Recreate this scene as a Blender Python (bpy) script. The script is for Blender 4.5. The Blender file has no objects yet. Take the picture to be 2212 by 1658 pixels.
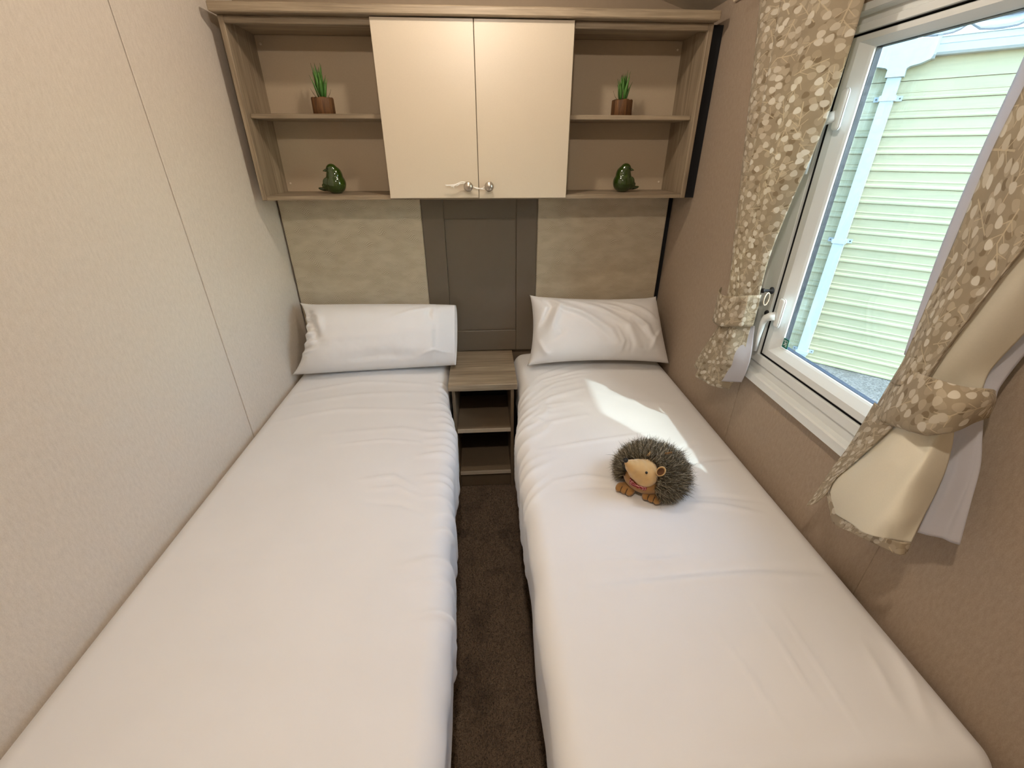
import bpy, bmesh, math, random
import numpy as np
from mathutils import Vector, Matrix
random.seed(7); np.random.seed(7)
sc = bpy.context.scene
ZO = .575                       # top of the mattress edge above the floor; helper coordinates are measured from there
PI = math.pi

# ------------------------------------------------------------------ camera
cam = bpy.data.cameras.new('camera'); camo = bpy.data.objects.new('camera', cam)
sc.collection.objects.link(camo); sc.camera = camo
cam.sensor_fit = 'HORIZONTAL'; cam.sensor_width = 36.0
cam.lens = 944.24 / 2212 * 36.0
cam.clip_start = .02; cam.clip_end = 200
yaw, pitch = .0659, -.4876
fw = Vector((math.sin(yaw)*math.cos(pitch), math.cos(yaw)*math.cos(pitch), math.sin(pitch)))
rt = Vector((math.cos(yaw), -math.sin(yaw), 0)); up = rt.cross(fw)
camo.matrix_world = Matrix(((rt.x, up.x, -fw.x, .8535), (rt.y, up.y, -fw.y, 0), (rt.z, up.z, -fw.z, .8891+ZO), (0, 0, 0, 1)))

# ------------------------------------------------------------------ light
sc.view_settings.view_transform = 'Standard'; sc.view_settings.look = 'None'
sc.view_settings.gamma = 1; sc.view_settings.use_curve_mapping = False
sc.view_settings.exposure = 0.32
SKY, SUN, LAMP_A, LAMP_B = 1.65, 3.3, 11.0, 23.0
world = bpy.data.worlds.new('sky'); sc.world = world; world.use_nodes = True
wn = world.node_tree; wn.nodes.clear()
w_out = wn.nodes.new('ShaderNodeOutputWorld'); w_bg = wn.nodes.new('ShaderNodeBackground'); w_sky = wn.nodes.new('ShaderNodeTexSky')
w_sky.sky_type = 'NISHITA'; w_sky.sun_disc = False
w_sky.sun_elevation = math.atan2(1, math.hypot(.48, .72)); w_sky.sun_rotation = math.atan2(.48, -.72)
w_sky.air_density = 1.0; w_sky.dust_density = 1.0; w_sky.ozone_density = 1.0
w_bg.inputs['Strength'].default_value = SKY
wn.links.new(w_sky.outputs[0], w_bg.inputs['Color']); wn.links.new(w_bg.outputs[0], w_out.inputs['Surface'])
sun = bpy.data.lights.new('sun', 'SUN'); sun.energy = SUN; sun.angle = math.radians(1.2); sun.color = (.86, .95, 1.0)
suno = bpy.data.objects.new('sun', sun); sc.collection.objects.link(suno)
suno.rotation_euler = Vector((-.48, .72, -1)).to_track_quat('-Z', 'Y').to_euler()
suno.location = (6, -4, 8)
WARM = (1.0, .88, .76)
for nm, loc, e in (('downlight_bulb', (.845, 1.35, 1.555), LAMP_A), ('downlight_bulb', (.845, .12, 1.555), LAMP_B)):
    l = bpy.data.lights.new(nm, 'POINT'); l.energy = e; l.color = WARM; l.shadow_soft_size = .028
    lo = bpy.data.objects.new(nm, l); sc.collection.objects.link(lo); lo.location = (loc[0], loc[1], loc[2]+ZO)

# ------------------------------------------------------------------ materials
def lin(c):
    return tuple(((v/255/12.92) if v/255 <= .04045 else ((v/255+.055)/1.055)**2.4) for v in c) + (1,)
class NT:
    def __init__(s, name):
        s.m = bpy.data.materials.new(name); s.m.use_nodes = True; s.t = s.m.node_tree; s.t.nodes.clear()
        s.out = s.n('ShaderNodeOutputMaterial')
    def n(s, typ, **k):
        nd = s.t.nodes.new(typ)
        for a, v in k.items(): setattr(nd, a, v)
        return nd
    def l(s, a, b): s.t.links.new(a, b)
    def put(s, sock, v):
        if isinstance(v, bpy.types.NodeSocket): s.l(v, sock)
        else: sock.default_value = v
    def math(s, op, a, b=0., c=0.):
        nd = s.n('ShaderNodeMath', operation=op)
        for i, v in enumerate((a, b, c)): s.put(nd.inputs[i], v)
        return nd.outputs[0]
    def mix(s, f, a, b):
        nd = s.n('ShaderNodeMix', data_type='RGBA'); s.put(nd.inputs['Factor'], f)
        s.put(nd.inputs[6], a); s.put(nd.inputs[7], b); return nd.outputs[2]
    def ramp(s, f, lo, hi):
        nd = s.n('ShaderNodeMapRange'); s.put(nd.inputs['Value'], f)
        nd.inputs['From Min'].default_value = lo; nd.inputs['From Max'].default_value = hi; return nd.outputs[0]
    def obj(s, scale=(1, 1, 1), src='Object'):
        tc = s.n('ShaderNodeTexCoord'); mp = s.n('ShaderNodeMapping'); mp.inputs['Scale'].default_value = scale
        s.l(tc.outputs[src], mp.inputs['Vector']); return mp.outputs[0]
    def noise(s, vec, scale, detail=3, rough=.5, col=False, dist=0.):
        nd = s.n('ShaderNodeTexNoise'); s.l(vec, nd.inputs['Vector'])
        nd.inputs['Scale'].default_value = scale; nd.inputs['Detail'].default_value = detail; nd.inputs['Roughness'].default_value = rough
        nd.inputs['Distortion'].default_value = dist
        return nd.outputs['Color' if col else 'Fac']
    def bsdf(s, color, rough=.6, metal=0., bump=None, bstr=.2, bdist=.002, sheen=0., coat=0., spec=None, trans=0., emit=None):
        p = s.n('ShaderNodeBsdfPrincipled'); s.put(p.inputs['Base Color'], color); s.put(p.inputs['Roughness'], rough)
        p.inputs['Metallic'].default_value = metal
        if sheen: p.inputs['Sheen Weight'].default_value = sheen
        if coat: p.inputs['Coat Weight'].default_value = coat; p.inputs['Coat Roughness'].default_value = .05
        if spec is not None: p.inputs['Specular IOR Level'].default_value = spec
        if emit: p.inputs['Emission Color'].default_value = emit[0]; p.inputs['Emission Strength'].default_value = emit[1]
        if bump is not None:
            b = s.n('ShaderNodeBump'); b.inputs['Strength'].default_value = bstr; b.inputs['Distance'].default_value = bdist
            s.put(b.inputs['Height'], bump); s.l(b.outputs[0], p.inputs['Normal'])
        res = p.outputs[0]
        if trans:
            tl = s.n('ShaderNodeBsdfTranslucent'); s.put(tl.inputs['Color'], color)
            mx = s.n('ShaderNodeMixShader'); mx.inputs[0].default_value = trans; s.l(res, mx.inputs[1]); s.l(tl.outputs[0], mx.inputs[2]); res = mx.outputs[0]
        s.l(res, s.out.inputs['Surface']); return s.m
def plain(name, rgb, rough=.5, metal=0., var=.06, scale=40, bstr=0., **k):
    t = NT(name); v = t.obj(); nz = t.noise(v, scale, 3)
    c = lin(rgb); a = tuple(x*(1-var) for x in c[:3])+(1,); b = tuple(min(1, x*(1+var)) for x in c[:3])+(1,)
    return t.bsdf(t.mix(nz, a, b), rough, metal, bump=(nz if bstr else None), bstr=bstr, **k)
def wood(name, grain):
    t = NT(name); s = [14, 14, 14]; s['xyz'.index(grain)] = .7
    v = t.obj(tuple(s)); n1 = t.noise(v, 3.0, 6, .6, dist=.6)
    s2 = [90, 90, 90]; s2['xyz'.index(grain)] = 2.0
    n2 = t.noise(t.obj(tuple(s2)), 3.0, 3, .6)
    f = t.math('ADD', t.math('MULTIPLY', n1, .7), t.math('MULTIPLY', n2, .4))
    c = t.mix(t.ramp(f, .35, .72), lin((104, 88, 68)), lin((176, 158, 132)))
    return t.bsdf(c, .5, bump=n2, bstr=.12, bdist=.001)
def wallpaper(name, rgb, dark):
    t = NT(name); v = t.obj()
    n = t.noise(v, 420, 2, .7); n2 = t.noise(v, 3, 2)
    n3 = t.noise(t.obj((1, 1, .35)), 160, 2, .6)
    f = t.math('ADD', t.math('MULTIPLY', n, .55), t.math('MULTIPLY', n3, .45))
    c = t.mix(t.ramp(f, .3, .7), lin(dark), lin(rgb))
    c = t.mix(t.math('MULTIPLY', n2, .12), c, lin(dark))
    return t.bsdf(c, .62, bump=f, bstr=.18, bdist=.0015, spec=.35)
M = {}
M['wood_x'] = wood('grey_oak_along_x', 'x'); M['wood_y'] = wood('grey_oak_along_y', 'y'); M['wood_z'] = wood('grey_oak_upright', 'z')
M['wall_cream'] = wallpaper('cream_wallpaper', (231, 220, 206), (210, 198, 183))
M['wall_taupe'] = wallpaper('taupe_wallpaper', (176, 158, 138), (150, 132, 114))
M['ceiling'] = plain('ceiling_board', (214, 208, 194), .7)
M['back_dark'] = plain('back_wall_board', (150, 132, 110), .7)
M['shelf_back'] = plain('shelf_back_board', (186, 168, 142), .6, scale=200, var=.05)
M['door_cream'] = plain('satin_cream_door', (210, 196, 174), .32, scale=300, var=.03)
M['door_taupe'] = plain('taupe_painted_board', (102, 91, 76), .38, var=.04)
M['edge_light'] = plain('pale_edge_strip', (222, 207, 184), .5)
M['night_inner'] = plain('grey_brown_board', (128, 110, 88), .5)
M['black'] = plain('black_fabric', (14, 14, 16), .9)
M['gap'] = plain('dark_gap_strip', (52, 44, 38), .7)
M['upvc'] = plain('white_upvc', (226, 230, 228), .25, var=.015)
M['gasket'] = plain('grey_spacer_bar', (34, 40, 52), .5)
M['rubber'] = plain('black_rubber', (24, 24, 28), .6)
M['nickel'] = plain('brushed_nickel', (196, 186, 172), .32, 1.0, scale=400)
M['cord'] = plain('white_cord', (244, 240, 232), .8, scale=600)
M['bird'] = plain('green_ceramic_glaze', (42, 62, 14), .08, var=.35, scale=25, coat=1.0)
M['foam'] = plain('plant_moss', (86, 66, 36), .9)
M['nose'] = plain('black_felt', (14, 13, 12), .55)
M['suede'] = plain('tan_suede', (198, 160, 104), .85, var=.10, scale=60, sheen=.3)
M['suede_dark'] = plain('brown_suede', (150, 108, 54), .85, var=.10, scale=60, sheen=.3)
M['ear_in'] = plain('dark_ear_lining', (96, 62, 34), .9)
M['sticker'] = plain('green_sticker', (8, 104, 84), .4, var=.02)
M['sticker_w'] = plain('white_print', (220, 236, 230), .5, var=.02)
M['lamp_glass'] = NT('lit_lamp_glass').bsdf(lin((255, 244, 224)), .4, emit=(lin((255, 214, 160)), 6.0))
M['gutter'] = plain('white_gutter_plastic', (160, 168, 170), .35, var=.03)
M['sky_soffit'] = plain('grey_soffit', (150, 148, 140), .7)

def m_glass():
    t = NT('window_glass'); tr = t.n('ShaderNodeBsdfTransparent'); tr.inputs[0].default_value = (.94, .975, .965, 1)
    g = t.n('ShaderNodeBsdfGlossy'); g.inputs['Roughness'].default_value = .0
    fr = t.n('ShaderNodeFresnel'); ge = t.n('ShaderNodeNewGeometry'); t.l(t.math('ADD', 1.5, t.math('MULTIPLY', ge.outputs['Backfacing'], 1/1.5-1.5)), fr.inputs[0])
    mx = t.n('ShaderNodeMixShader'); t.l(fr.outputs[0], mx.inputs[0]); t.l(tr.outputs[0], mx.inputs[1]); t.l(g.outputs[0], mx.inputs[2])
    t.l(mx.outputs[0], t.out.inputs['Surface']); return t.m
M['glass'] = m_glass()
def m_linen():
    t = NT('white_cotton'); v = t.obj(); n = t.noise(v, 900, 2, .6); n2 = t.noise(v, 5, 3)
    return t.bsdf(t.mix(n2, lin((232, 230, 228)), lin((240, 238, 236))), .85, bump=n, bstr=.10, bdist=.0006, sheen=.15)
M['linen'] = m_linen()
def m_carpet():
    t = NT('brown_carpet'); v = t.obj(); n = t.noise(v, 420, 3, .7); n2 = t.noise(v, 7, 3, .6)
    c = t.mix(t.ramp(n, .32, .68), lin((76, 59, 44)), lin((150, 125, 101)))
    c = t.mix(t.math('MULTIPLY', t.ramp(n2, .50, .70), .7), c, lin((74, 57, 43)))
    return t.bsdf(c, .95, bump=n, bstr=.8, bdist=.004, sheen=.1)
M['carpet'] = m_carpet()
def m_headboard():
    t = NT('wave_woven_fabric'); tc = t.n('ShaderNodeTexCoord'); sp = t.n('ShaderNodeSeparateXYZ'); t.l(tc.outputs['Object'], sp.inputs[0])
    x, z = sp.outputs[0], sp.outputs[2]
    # overlapping wave motifs: rows of arcs of fine lines, shifted every other row
    n1 = t.noise(t.obj(), 6, 2); n2 = t.noise(t.obj((1, 1, 2.2)), 14, 2)
    ph0 = t.math('ADD', t.math('MULTIPLY', x, 2*PI/.066), t.math('ADD', t.math('MULTIPLY', z, 34.), t.math('MULTIPLY', n1, 9.)))
    bend = t.math('MULTIPLY', t.math('SINE', ph0), .0090)
    ln = t.math('SINE', t.math('MULTIPLY', t.math('ADD', z, t.math('ADD', bend, t.math('MULTIPLY', n2, .012))), 2*PI/.0058))
    pat = t.math('MULTIPLY', t.ramp(ln, -.5, .8), t.ramp(n2, .32, .62))
    fine = t.noise(t.obj(), 700, 2, .7); big = t.noise(t.obj(), 5, 3)
    c = t.mix(t.math('MULTIPLY', pat, .75), lin((204, 191, 167)), lin((146, 131, 106)))
    c = t.mix(t.math('MULTIPLY', t.ramp(fine, .3, .7), .28), c, lin((134, 118, 90)))
    c = t.mix(t.math('MULTIPLY', big, .30), c, lin((182, 168, 142)))
    return t.bsdf(c, .75, bump=t.math('ADD', t.math('MULTIPLY', pat, -.6), fine), bstr=.3, bdist=.0015, sheen=.2)
M['headboard'] = m_headboard()

def m_print(name='leaf_print_fabric', trans=.42):
    t = NT(name); tc = t.n('ShaderNodeTexCoord'); uv = tc.outputs['UV']
    base = t.mix(t.noise(uv, 30, 3), lin((178, 162, 135)), lin((193, 178, 152)))
    col = base
    def layer(col, scale, off, r, asp, tint, thr):
        mp = t.n('ShaderNodeMapping'); mp.inputs['Location'].default_value = off; mp.inputs['Rotation'].default_value = (0, 0, off[0]*3)
        t.l(uv, mp.inputs['Vector'])
        vo = t.n('ShaderNodeTexVoronoi'); vo.voronoi_dimensions = '2D'; vo.inputs['Scale'].default_value = scale; vo.inputs['Randomness'].default_value = .9
        t.l(mp.outputs[0], vo.inputs['Vector'])
        d = t.n('ShaderNodeVectorMath', operation='SUBTRACT'); 
        sm = t.n('ShaderNodeVectorMath', operation='SCALE'); sm.inputs[3].default_value = 1.0; t.l(mp.outputs[0], sm.inputs[0])
        t.l(sm.outputs[0], d.inputs[0]); t.l(vo.outputs['Position'], d.inputs[1])
        sc_ = t.n('ShaderNodeSeparateColor'); t.l(vo.outputs['Color'], sc_.inputs[0])
        ro = t.n('ShaderNodeVectorRotate', rotation_type='Z_AXIS'); t.l(d.outputs[0], ro.inputs[0]); t.l(t.math('MULTIPLY', sc_.outputs[0], 6.28), ro.inputs['Angle'])
        xy = t.n('ShaderNodeSeparateXYZ'); t.l(ro.outputs[0], xy.inputs[0]); X, Y = xy.outputs[0], xy.outputs[1]
        # round leaf with one pointed end
        wY = t.math('SUBTRACT', 1.0, t.math('MULTIPLY', Y, .32/r))
        ex = t.math('DIVIDE', t.math('MULTIPLY', X, asp), t.math('MAXIMUM', wY, .2))
        rr = t.math('SQRT', t.math('ADD', t.math('MULTIPLY', ex, ex), t.math('MULTIPLY', Y, Y)))
        inside = t.ramp(rr, r*1.05, r*.93)
        on = t.math('GREATER_THAN', sc_.outputs[1], thr)
        return t.mix(t.math('MULTIPLY', inside, on), col, tint(sc_.outputs[2])), X, Y, sc_
    sh = lambda a, b: (lambda f: t.mix(f, lin(a), lin(b)))
    def stems(col, scale, off, tint):
        mp = t.n('ShaderNodeMapping'); mp.inputs['Location'].default_value = off; t.l(uv, mp.inputs['Vector'])
        vo = t.n('ShaderNodeTexVoronoi'); vo.voronoi_dimensions = '2D'; vo.inputs['Scale'].default_value = scale; vo.inputs['Randomness'].default_value = 1.
        t.l(mp.outputs[0], vo.inputs['Vector'])
        d = t.n('ShaderNodeVectorMath', operation='SUBTRACT'); t.l(mp.outputs[0], d.inputs[0]); t.l(vo.outputs['Position'], d.inputs[1])
        sc_ = t.n('ShaderNodeSeparateColor'); t.l(vo.outputs['Color'], sc_.inputs[0])
        ro = t.n('ShaderNodeVectorRotate', rotation_type='Z_AXIS'); t.l(d.outputs[0], ro.inputs[0]); t.l(t.math('MULTIPLY', sc_.outputs[0], 6.28), ro.inputs['Angle'])
        xy = t.n('ShaderNodeSeparateXYZ'); t.l(ro.outputs[0], xy.inputs[0]); X, Y = xy.outputs[0], xy.outputs[1]
        aX = t.math('ABSOLUTE', X); main = t.math('MULTIPLY', t.math('LESS_THAN', aX, .0011), t.math('LESS_THAN', t.math('ABSOLUTE', Y), .034))
        saw = t.math('PINGPONG', t.math('ADD', Y, t.math('MULTIPLY', aX, -1.)), .0085)
        br = t.math('MULTIPLY', t.math('LESS_THAN', saw, .0009), t.math('MULTIPLY', t.math('LESS_THAN', aX, .014), t.math('LESS_THAN', t.math('ABSOLUTE', Y), .018)))
        return t.mix(t.math('MULTIPLY', t.math('MAXIMUM', main, br), .8), col, tint)
    col, *_ = layer(col, 45, (1.3, .2, 0), .0072, 1.2, sh((154, 136, 108), (168, 150, 122)), .62)
    col, *_ = layer(col, 45, (.1, .7, 0), .0082, 1.15, sh((194, 179, 152), (212, 199, 174)), .05)
    col = stems(col, 21, (.5, .1, 0), lin((226, 212, 182)))
    col, *_ = layer(col, 43, (2.2, 1.9, 0), .0078, 1.18, sh((218, 207, 185), (242, 235, 220)), .22)
    wv = t.noise(uv, 900, 2)
    return t.bsdf(col, .85, bump=wv, bstr=.15, bdist=.0006, sheen=.15, trans=trans)
M['print'] = m_print()
M['lining'] = plain('cream_blackout_lining', (232, 225, 204), .8, var=.03, scale=300, trans=.06)
M['liner'] = plain('thin_white_liner', (226, 224, 228), .85, var=.02, scale=500, trans=.45)

def m_bark():
    t = NT('log_bark'); n = t.noise(t.obj((60, 60, 6)), 1.6, 5, .65); n2 = t.noise(t.obj((260, 260, 14)), 1, 2)
    return t.bsdf(t.mix(t.ramp(n, .3, .7), lin((54, 33, 14)), lin((122, 82, 42))), .7, bump=n2, bstr=.6, bdist=.002)
M['bark'] = m_bark()
def m_attr(name, rough, **k):
    t = NT(name); a = t.n('ShaderNodeVertexColor'); a.layer_name = 'tone'
    return t.bsdf(a.outputs[0], rough, **k)
M['leaf'] = m_attr('succulent_leaf', .45); M['fur'] = m_attr('plush_fur', .75)
def m_gingham():
    t = NT('red_checked_ribbon'); sp = t.n('ShaderNodeSeparateXYZ'); t.l(t.obj(), sp.inputs[0])
    a = t.math('LESS_THAN', t.math('FRACT', t.math('MULTIPLY', t.math('ADD', sp.outputs[0], sp.outputs[1]), 150.)), .28)
    b = t.math('LESS_THAN', t.math('FRACT', t.math('MULTIPLY', sp.outputs[2], 150.)), .28)
    f = t.math('MULTIPLY', t.math('ADD', a, b), .5)
    return t.bsdf(t.mix(f, lin((120, 14, 24)), lin((214, 160, 158))), .8)
M['gingham'] = m_gingham()
def m_clad():
    t = NT('cream_cladding'); n = t.noise(t.obj((1, 1, 1)), 3, 4, .6); n2 = t.noise(t.obj((3, 3, 40)), 1.5, 3)
    c = t.mix(n, lin((156, 150, 118)), lin((169, 163, 130)))
    c = t.mix(t.math('MULTIPLY', t.ramp(n2, .45, .8), .35), c, lin((124, 128, 98)))
    return t.bsdf(c, .5)
M['clad'] = m_clad()
M['roof'] = plain('pale_metal_roof', (150, 152, 156), .25, .5, var=.08)
def m_ground():
    t = NT('gravel_ground'); v = t.obj(); n = t.noise(v, 60, 4, .7); n2 = t.noise(v, 2.2, 4, .6)
    c = t.mix(t.ramp(n, .3, .7), lin((70, 68, 64)), lin((150, 146, 138)))
    c = t.mix(t.ramp(n2, .48, .68), c, lin((52, 54, 40)))
    return t.bsdf(c, .95, bump=n, bstr=.7, bdist=.02)
M['ground'] = m_ground()

# ------------------------------------------------------------------ helpers
COL = sc.collection; WL = {}
def tag(o, label=None, cat=None, group=None, kind=None):
    if label: o['label'] = label
    if cat: o['category'] = cat
    if group: o['group'] = group
    if kind: o['kind'] = kind
    return o
def thing(name, label, cat, loc, group=None, kind=None):
    o = bpy.data.objects.new(name, None); COL.objects.link(o); o.empty_display_size = .05
    o.location = (loc[0], loc[1], loc[2]+ZO); WL[o.name] = Vector(o.location)
    return tag(o, label, cat, group, kind)
def mk(name, verts, faces, mat, parent=None, smooth=False, uv=None, cols=None, origin=None):
    me = bpy.data.meshes.new(name)
    off = WL[parent.name] if parent is not None else (Vector((origin[0], origin[1], origin[2]+ZO)) if origin is not None else Vector((0, 0, 0)))
    V = np.asarray(verts, float).reshape(-1, 3) + np.array([-off.x, -off.y, ZO-off.z])
    me.from_pydata([tuple(v) for v in V], [], [tuple(f) for f in faces])
    if uv is not None:
        ly = me.uv_layers.new(name='UVMap'); li = np.empty(len(me.loops), int); me.loops.foreach_get('vertex_index', li)
        ly.data.foreach_set('uv', np.asarray(uv, float)[li].ravel())
    if cols is not None:
        ca = me.color_attributes.new('tone', 'FLOAT_COLOR', 'POINT'); ca.data.foreach_set('color', np.asarray(cols, float).ravel())
    me.materials.append(M[mat] if isinstance(mat, str) else mat)
    if smooth: me.polygons.foreach_set('use_smooth', [True]*len(me.polygons))
    me.update()
    o = bpy.data.objects.new(name, me); COL.objects.link(o)
    if parent is not None: o.parent = parent
    elif origin is not None: o.location = off
    WL[o.name] = off
    return o
class G:                                    # collects pieces of ONE mesh
    def __init__(s): s.v = []; s.f = []
    def add(s, v, f):
        b = len(s.v); s.v += [tuple(p) for p in v]; s.f += [tuple(i+b for i in q) for q in f]; return s
    def bm(s, bm):
        bm.verts.ensure_lookup_table(); bm.verts.index_update()
        return s.add([v.co.copy() for v in bm.verts], [[v.index for v in f.verts] for f in bm.faces])
    def box(s, x0, x1, y0, y1, z0, z1, b=.0015, seg=1):
        bm = bmesh.new(); bmesh.ops.create_cube(bm, size=1)
        for v in bm.verts: v.co = Vector((x0 if v.co.x < 0 else x1, y0 if v.co.y < 0 else y1, z0 if v.co.z < 0 else z1))
        if b: bmesh.ops.bevel(bm, geom=bm.edges[:], offset=b, segments=seg, affect='EDGES', profile=.5)
        s.bm(bm); bm.free(); return s
    def tube(s, pts, r, n=8, caps=True):
        pts = [Vector(p) for p in pts]; R = r if isinstance(r, (list, tuple)) else [r]*len(pts)
        V = []; F = []; t0 = (pts[1]-pts[0]).normalized(); nrm = t0.orthogonal().normalized()
        for i, p in enumerate(pts):
            t = (pts[min(i+1, len(pts)-1)]-pts[max(i-1, 0)]).normalized()
            nrm = (nrm - t*nrm.dot(t)).normalized(); bn = t.cross(nrm)
            for k in range(n): V.append(p+(nrm*math.cos(2*PI*k/n)+bn*math.sin(2*PI*k/n))*R[i])
        for i in range(len(pts)-1):
            for k in range(n): F.append((i*n+k, i*n+(k+1) % n, (i+1)*n+(k+1) % n, (i+1)*n+k))
        if caps: F += [tuple(range(n))[::-1], tuple((len(pts)-1)*n+k for k in range(n))]
        return s.add(V, F)
    def lathe(s, prof, c, n=24, axis='z'):
        V = []; F = []
        for r, h in prof:
            for k in range(n):
                a = 2*PI*k/n; q = (r*math.cos(a), r*math.sin(a), h)
                if axis == '-y': q = (q[0], -q[2], q[1])
                if axis == 'x': q = (q[2], q[0], q[1])
                if axis == '-x': q = (-q[2], -q[0], q[1])
                V.append((c[0]+q[0], c[1]+q[1], c[2]+q[2]))
        m = len(prof)
        for i in range(m-1):
            for k in range(n): F.append((i*n+k, i*n+(k+1) % n, (i+1)*n+(k+1) % n, (i+1)*n+k))
        F += [tuple(range(n))[::-1], tuple((m-1)*n+k for k in range(n))]
        return s.add(V, F)
    def prism(s, poly, d, ax):                # poly of 3D points, extruded by vector d
        n = len(poly); d = Vector(d); V = [Vector(p) for p in poly]+[Vector(p)+d for p in poly]
        F = [tuple(range(n))[::-1], tuple(range(n, 2*n))]+[(i, (i+1) % n, n+(i+1) % n, n+i) for i in range(n)]
        return s.add(V, F)
    def mk(s, name, mat, parent=None, smooth=False, **k): return mk(name, s.v, s.f, mat, parent, smooth, **k)
def box(name, x0, x1, y0, y1, z0, z1, mat, parent=None, b=.0015, **k): return G().box(x0, x1, y0, y1, z0, z1, b).mk(name, mat, parent, **k)
def fixn(o):
    bm = bmesh.new(); bm.from_mesh(o.data); bmesh.ops.recalc_face_normals(bm, faces=bm.faces[:]); bm.to_mesh(o.data); bm.free(); return o
def grid_faces(nr, nc, b=0): return [(b+i*nc+j, b+i*nc+j+1, b+(i+1)*nc+j+1, b+(i+1)*nc+j) for i in range(nr-1) for j in range(nc-1)]
def cr(P, n):                                # Catmull-Rom resampling along axis 0
    P = np.asarray(P, float); m = len(P); t = np.linspace(0, m-1, n); i = np.clip(t.astype(int), 0, m-2); f = (t-i).reshape((-1,)+(1,)*(P.ndim-1))
    g = lambda k: P[np.clip(k, 0, m-1)]
    p0 = np.where((i-1 < 0).reshape(f.shape), 2*g(i)-g(i+1), g(i-1)); p3 = np.where((i+2 > m-1).reshape(f.shape), 2*g(i+1)-g(i), g(i+2)); p1, p2 = g(i), g(i+1)
    return .5*((2*p1)+(-p0+p2)*f+(2*p0-5*p1+4*p2-p3)*f**2+(-p0+3*p1-3*p2+p3)*f**3)
def patch(rows, nr, nc):
    A = cr(np.asarray(rows, float), nr); B = cr(A.transpose(1, 0, 2), nc).transpose(1, 0, 2); return B
def cloth(name, Pg, mat, parent, th=.0012, uv0=(0, 0), uvs=1., smooth=True):
    nr, nc, _ = Pg.shape
    du = np.concatenate([np.zeros((nr, 1)), np.cumsum(np.linalg.norm(np.diff(Pg, axis=1), axis=2), 1)], 1)
    dv = np.concatenate([np.zeros((1, nc)), np.cumsum(np.linalg.norm(np.diff(Pg, axis=0), axis=2), 0)], 0)
    uv = np.stack([du.mean(0)[None, :].repeat(nr, 0)*uvs+uv0[0], dv.mean(1)[:, None].repeat(nc, 1)*uvs+uv0[1]], 2).reshape(-1, 2)
    o = mk(name, Pg.reshape(-1, 3), grid_faces(nr, nc), mat, parent, smooth, uv=uv)
    if th:
        md = o.modifiers.new('thickness', 'SOLIDIFY'); md.thickness = th; md.offset = 0
    return o
def vnoise(P, scale, seed=0, oct=3):          # smooth numpy value noise
    P = np.asarray(P, float)*scale; out = np.zeros(len(P)); a = 1.; tot = 0
    for o in range(oct):
        q = P*(2**o)+seed*17.3+o*5.1; i = np.floor(q).astype(np.int64); f = q-i; f = f*f*(3-2*f)
        def h(ix):
            v = (ix[:, 0]*374761393+ix[:, 1]*668265263+ix[:, 2]*2147483647+seed*1013) & 0x7fffffff
            v = ((v ^ (v >> 13))*1274126177) & 0x7fffffff; return ((v ^ (v >> 16)) & 0xffff)/65535.
        s = 0
        for dx in (0, 1):
            for dy in (0, 1):
                for dz in (0, 1):
                    w = (f[:, 0] if dx else 1-f[:, 0])*(f[:, 1] if dy else 1-f[:, 1])*(f[:, 2] if dz else 1-f[:, 2])
                    s = s+w*h(i+np.array([dx, dy, dz]))
        out += a*(s-.5); tot += a; a *= .5
    return out/tot*2
def ridge(P2, pts, amp, w):                   # soft crease along a polyline in 2D
    best = np.full(len(P2), 1e9); tt = np.zeros(len(P2)); n = len(pts)-1
    for k in range(n):
        a = np.array(pts[k]); b = np.array(pts[k+1]); d = b-a; u = np.clip(((P2-a)@d)/(d@d), 0, 1)
        ds = np.linalg.norm(P2-(a+u[:, None]*d), axis=1); m = ds < best; best[m] = ds[m]; tt[m] = (k+u[m])/n
    return amp*np.exp(-(best/w)**2)*np.sin(PI*np.clip(tt, .03, .97))**.6
def blob(name, parts, mat, parent, vox=.003, smooth_it=2, noise=None):
    """one continuous body from ellipsoids and cones (lists of (centre, radii, rotation)), fused by remeshing"""
    bm = bmesh.new()
    for c, r, rot in parts:
        mt = Matrix.Translation(Vector(c)) @ (rot.to_4x4() if rot is not None else Matrix.Identity(4)) @ Matrix.Diagonal((r[0], r[1], r[2], 1))
        bmesh.ops.create_icosphere(bm, subdivisions=4, radius=1, matrix=mt)
    me = bpy.data.meshes.new('tmp'); bm.to_mesh(me); bm.free(); o = bpy.data.objects.new('tmp', me); COL.objects.link(o)
    md = o.modifiers.new('r', 'REMESH'); md.mode = 'VOXEL'; md.voxel_size = vox
    ms = o.modifiers.new('s', 'SMOOTH'); ms.iterations = smooth_it; ms.factor = .6
    ev = o.evaluated_get(bpy.context.evaluated_depsgraph_get()); m2 = ev.to_mesh()
    V = [v.co.copy() for v in m2.vertices]; F = [list(p.vertices) for p in m2.polygons]; ev.to_mesh_clear()
    bpy.data.objects.remove(o); bpy.data.meshes.remove(me)
    if noise: V = noise(V)
    return mk(name, V, F, mat, parent, True)
def copy_tree(o, parent=None, keep_name=None):
    c = o.copy(); COL.objects.link(c); c.parent = parent; WL[c.name] = WL[o.name]
    for ch in list(o.children): copy_tree(ch, c)
    return c

# ------------------------------------------------------------------ room
W, YB, YF = 1.70, 2.05, -1.15
F0 = -ZO
def ceil_z(x): return 1.34+(W-x)*.285
floor = box('floor', -.08, W+.08, YF-.08, YB+.08, F0-.06, F0, 'carpet', b=0); tag(floor, 'dark brown carpeted floor in the gap between the beds', kind='structure')
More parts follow.
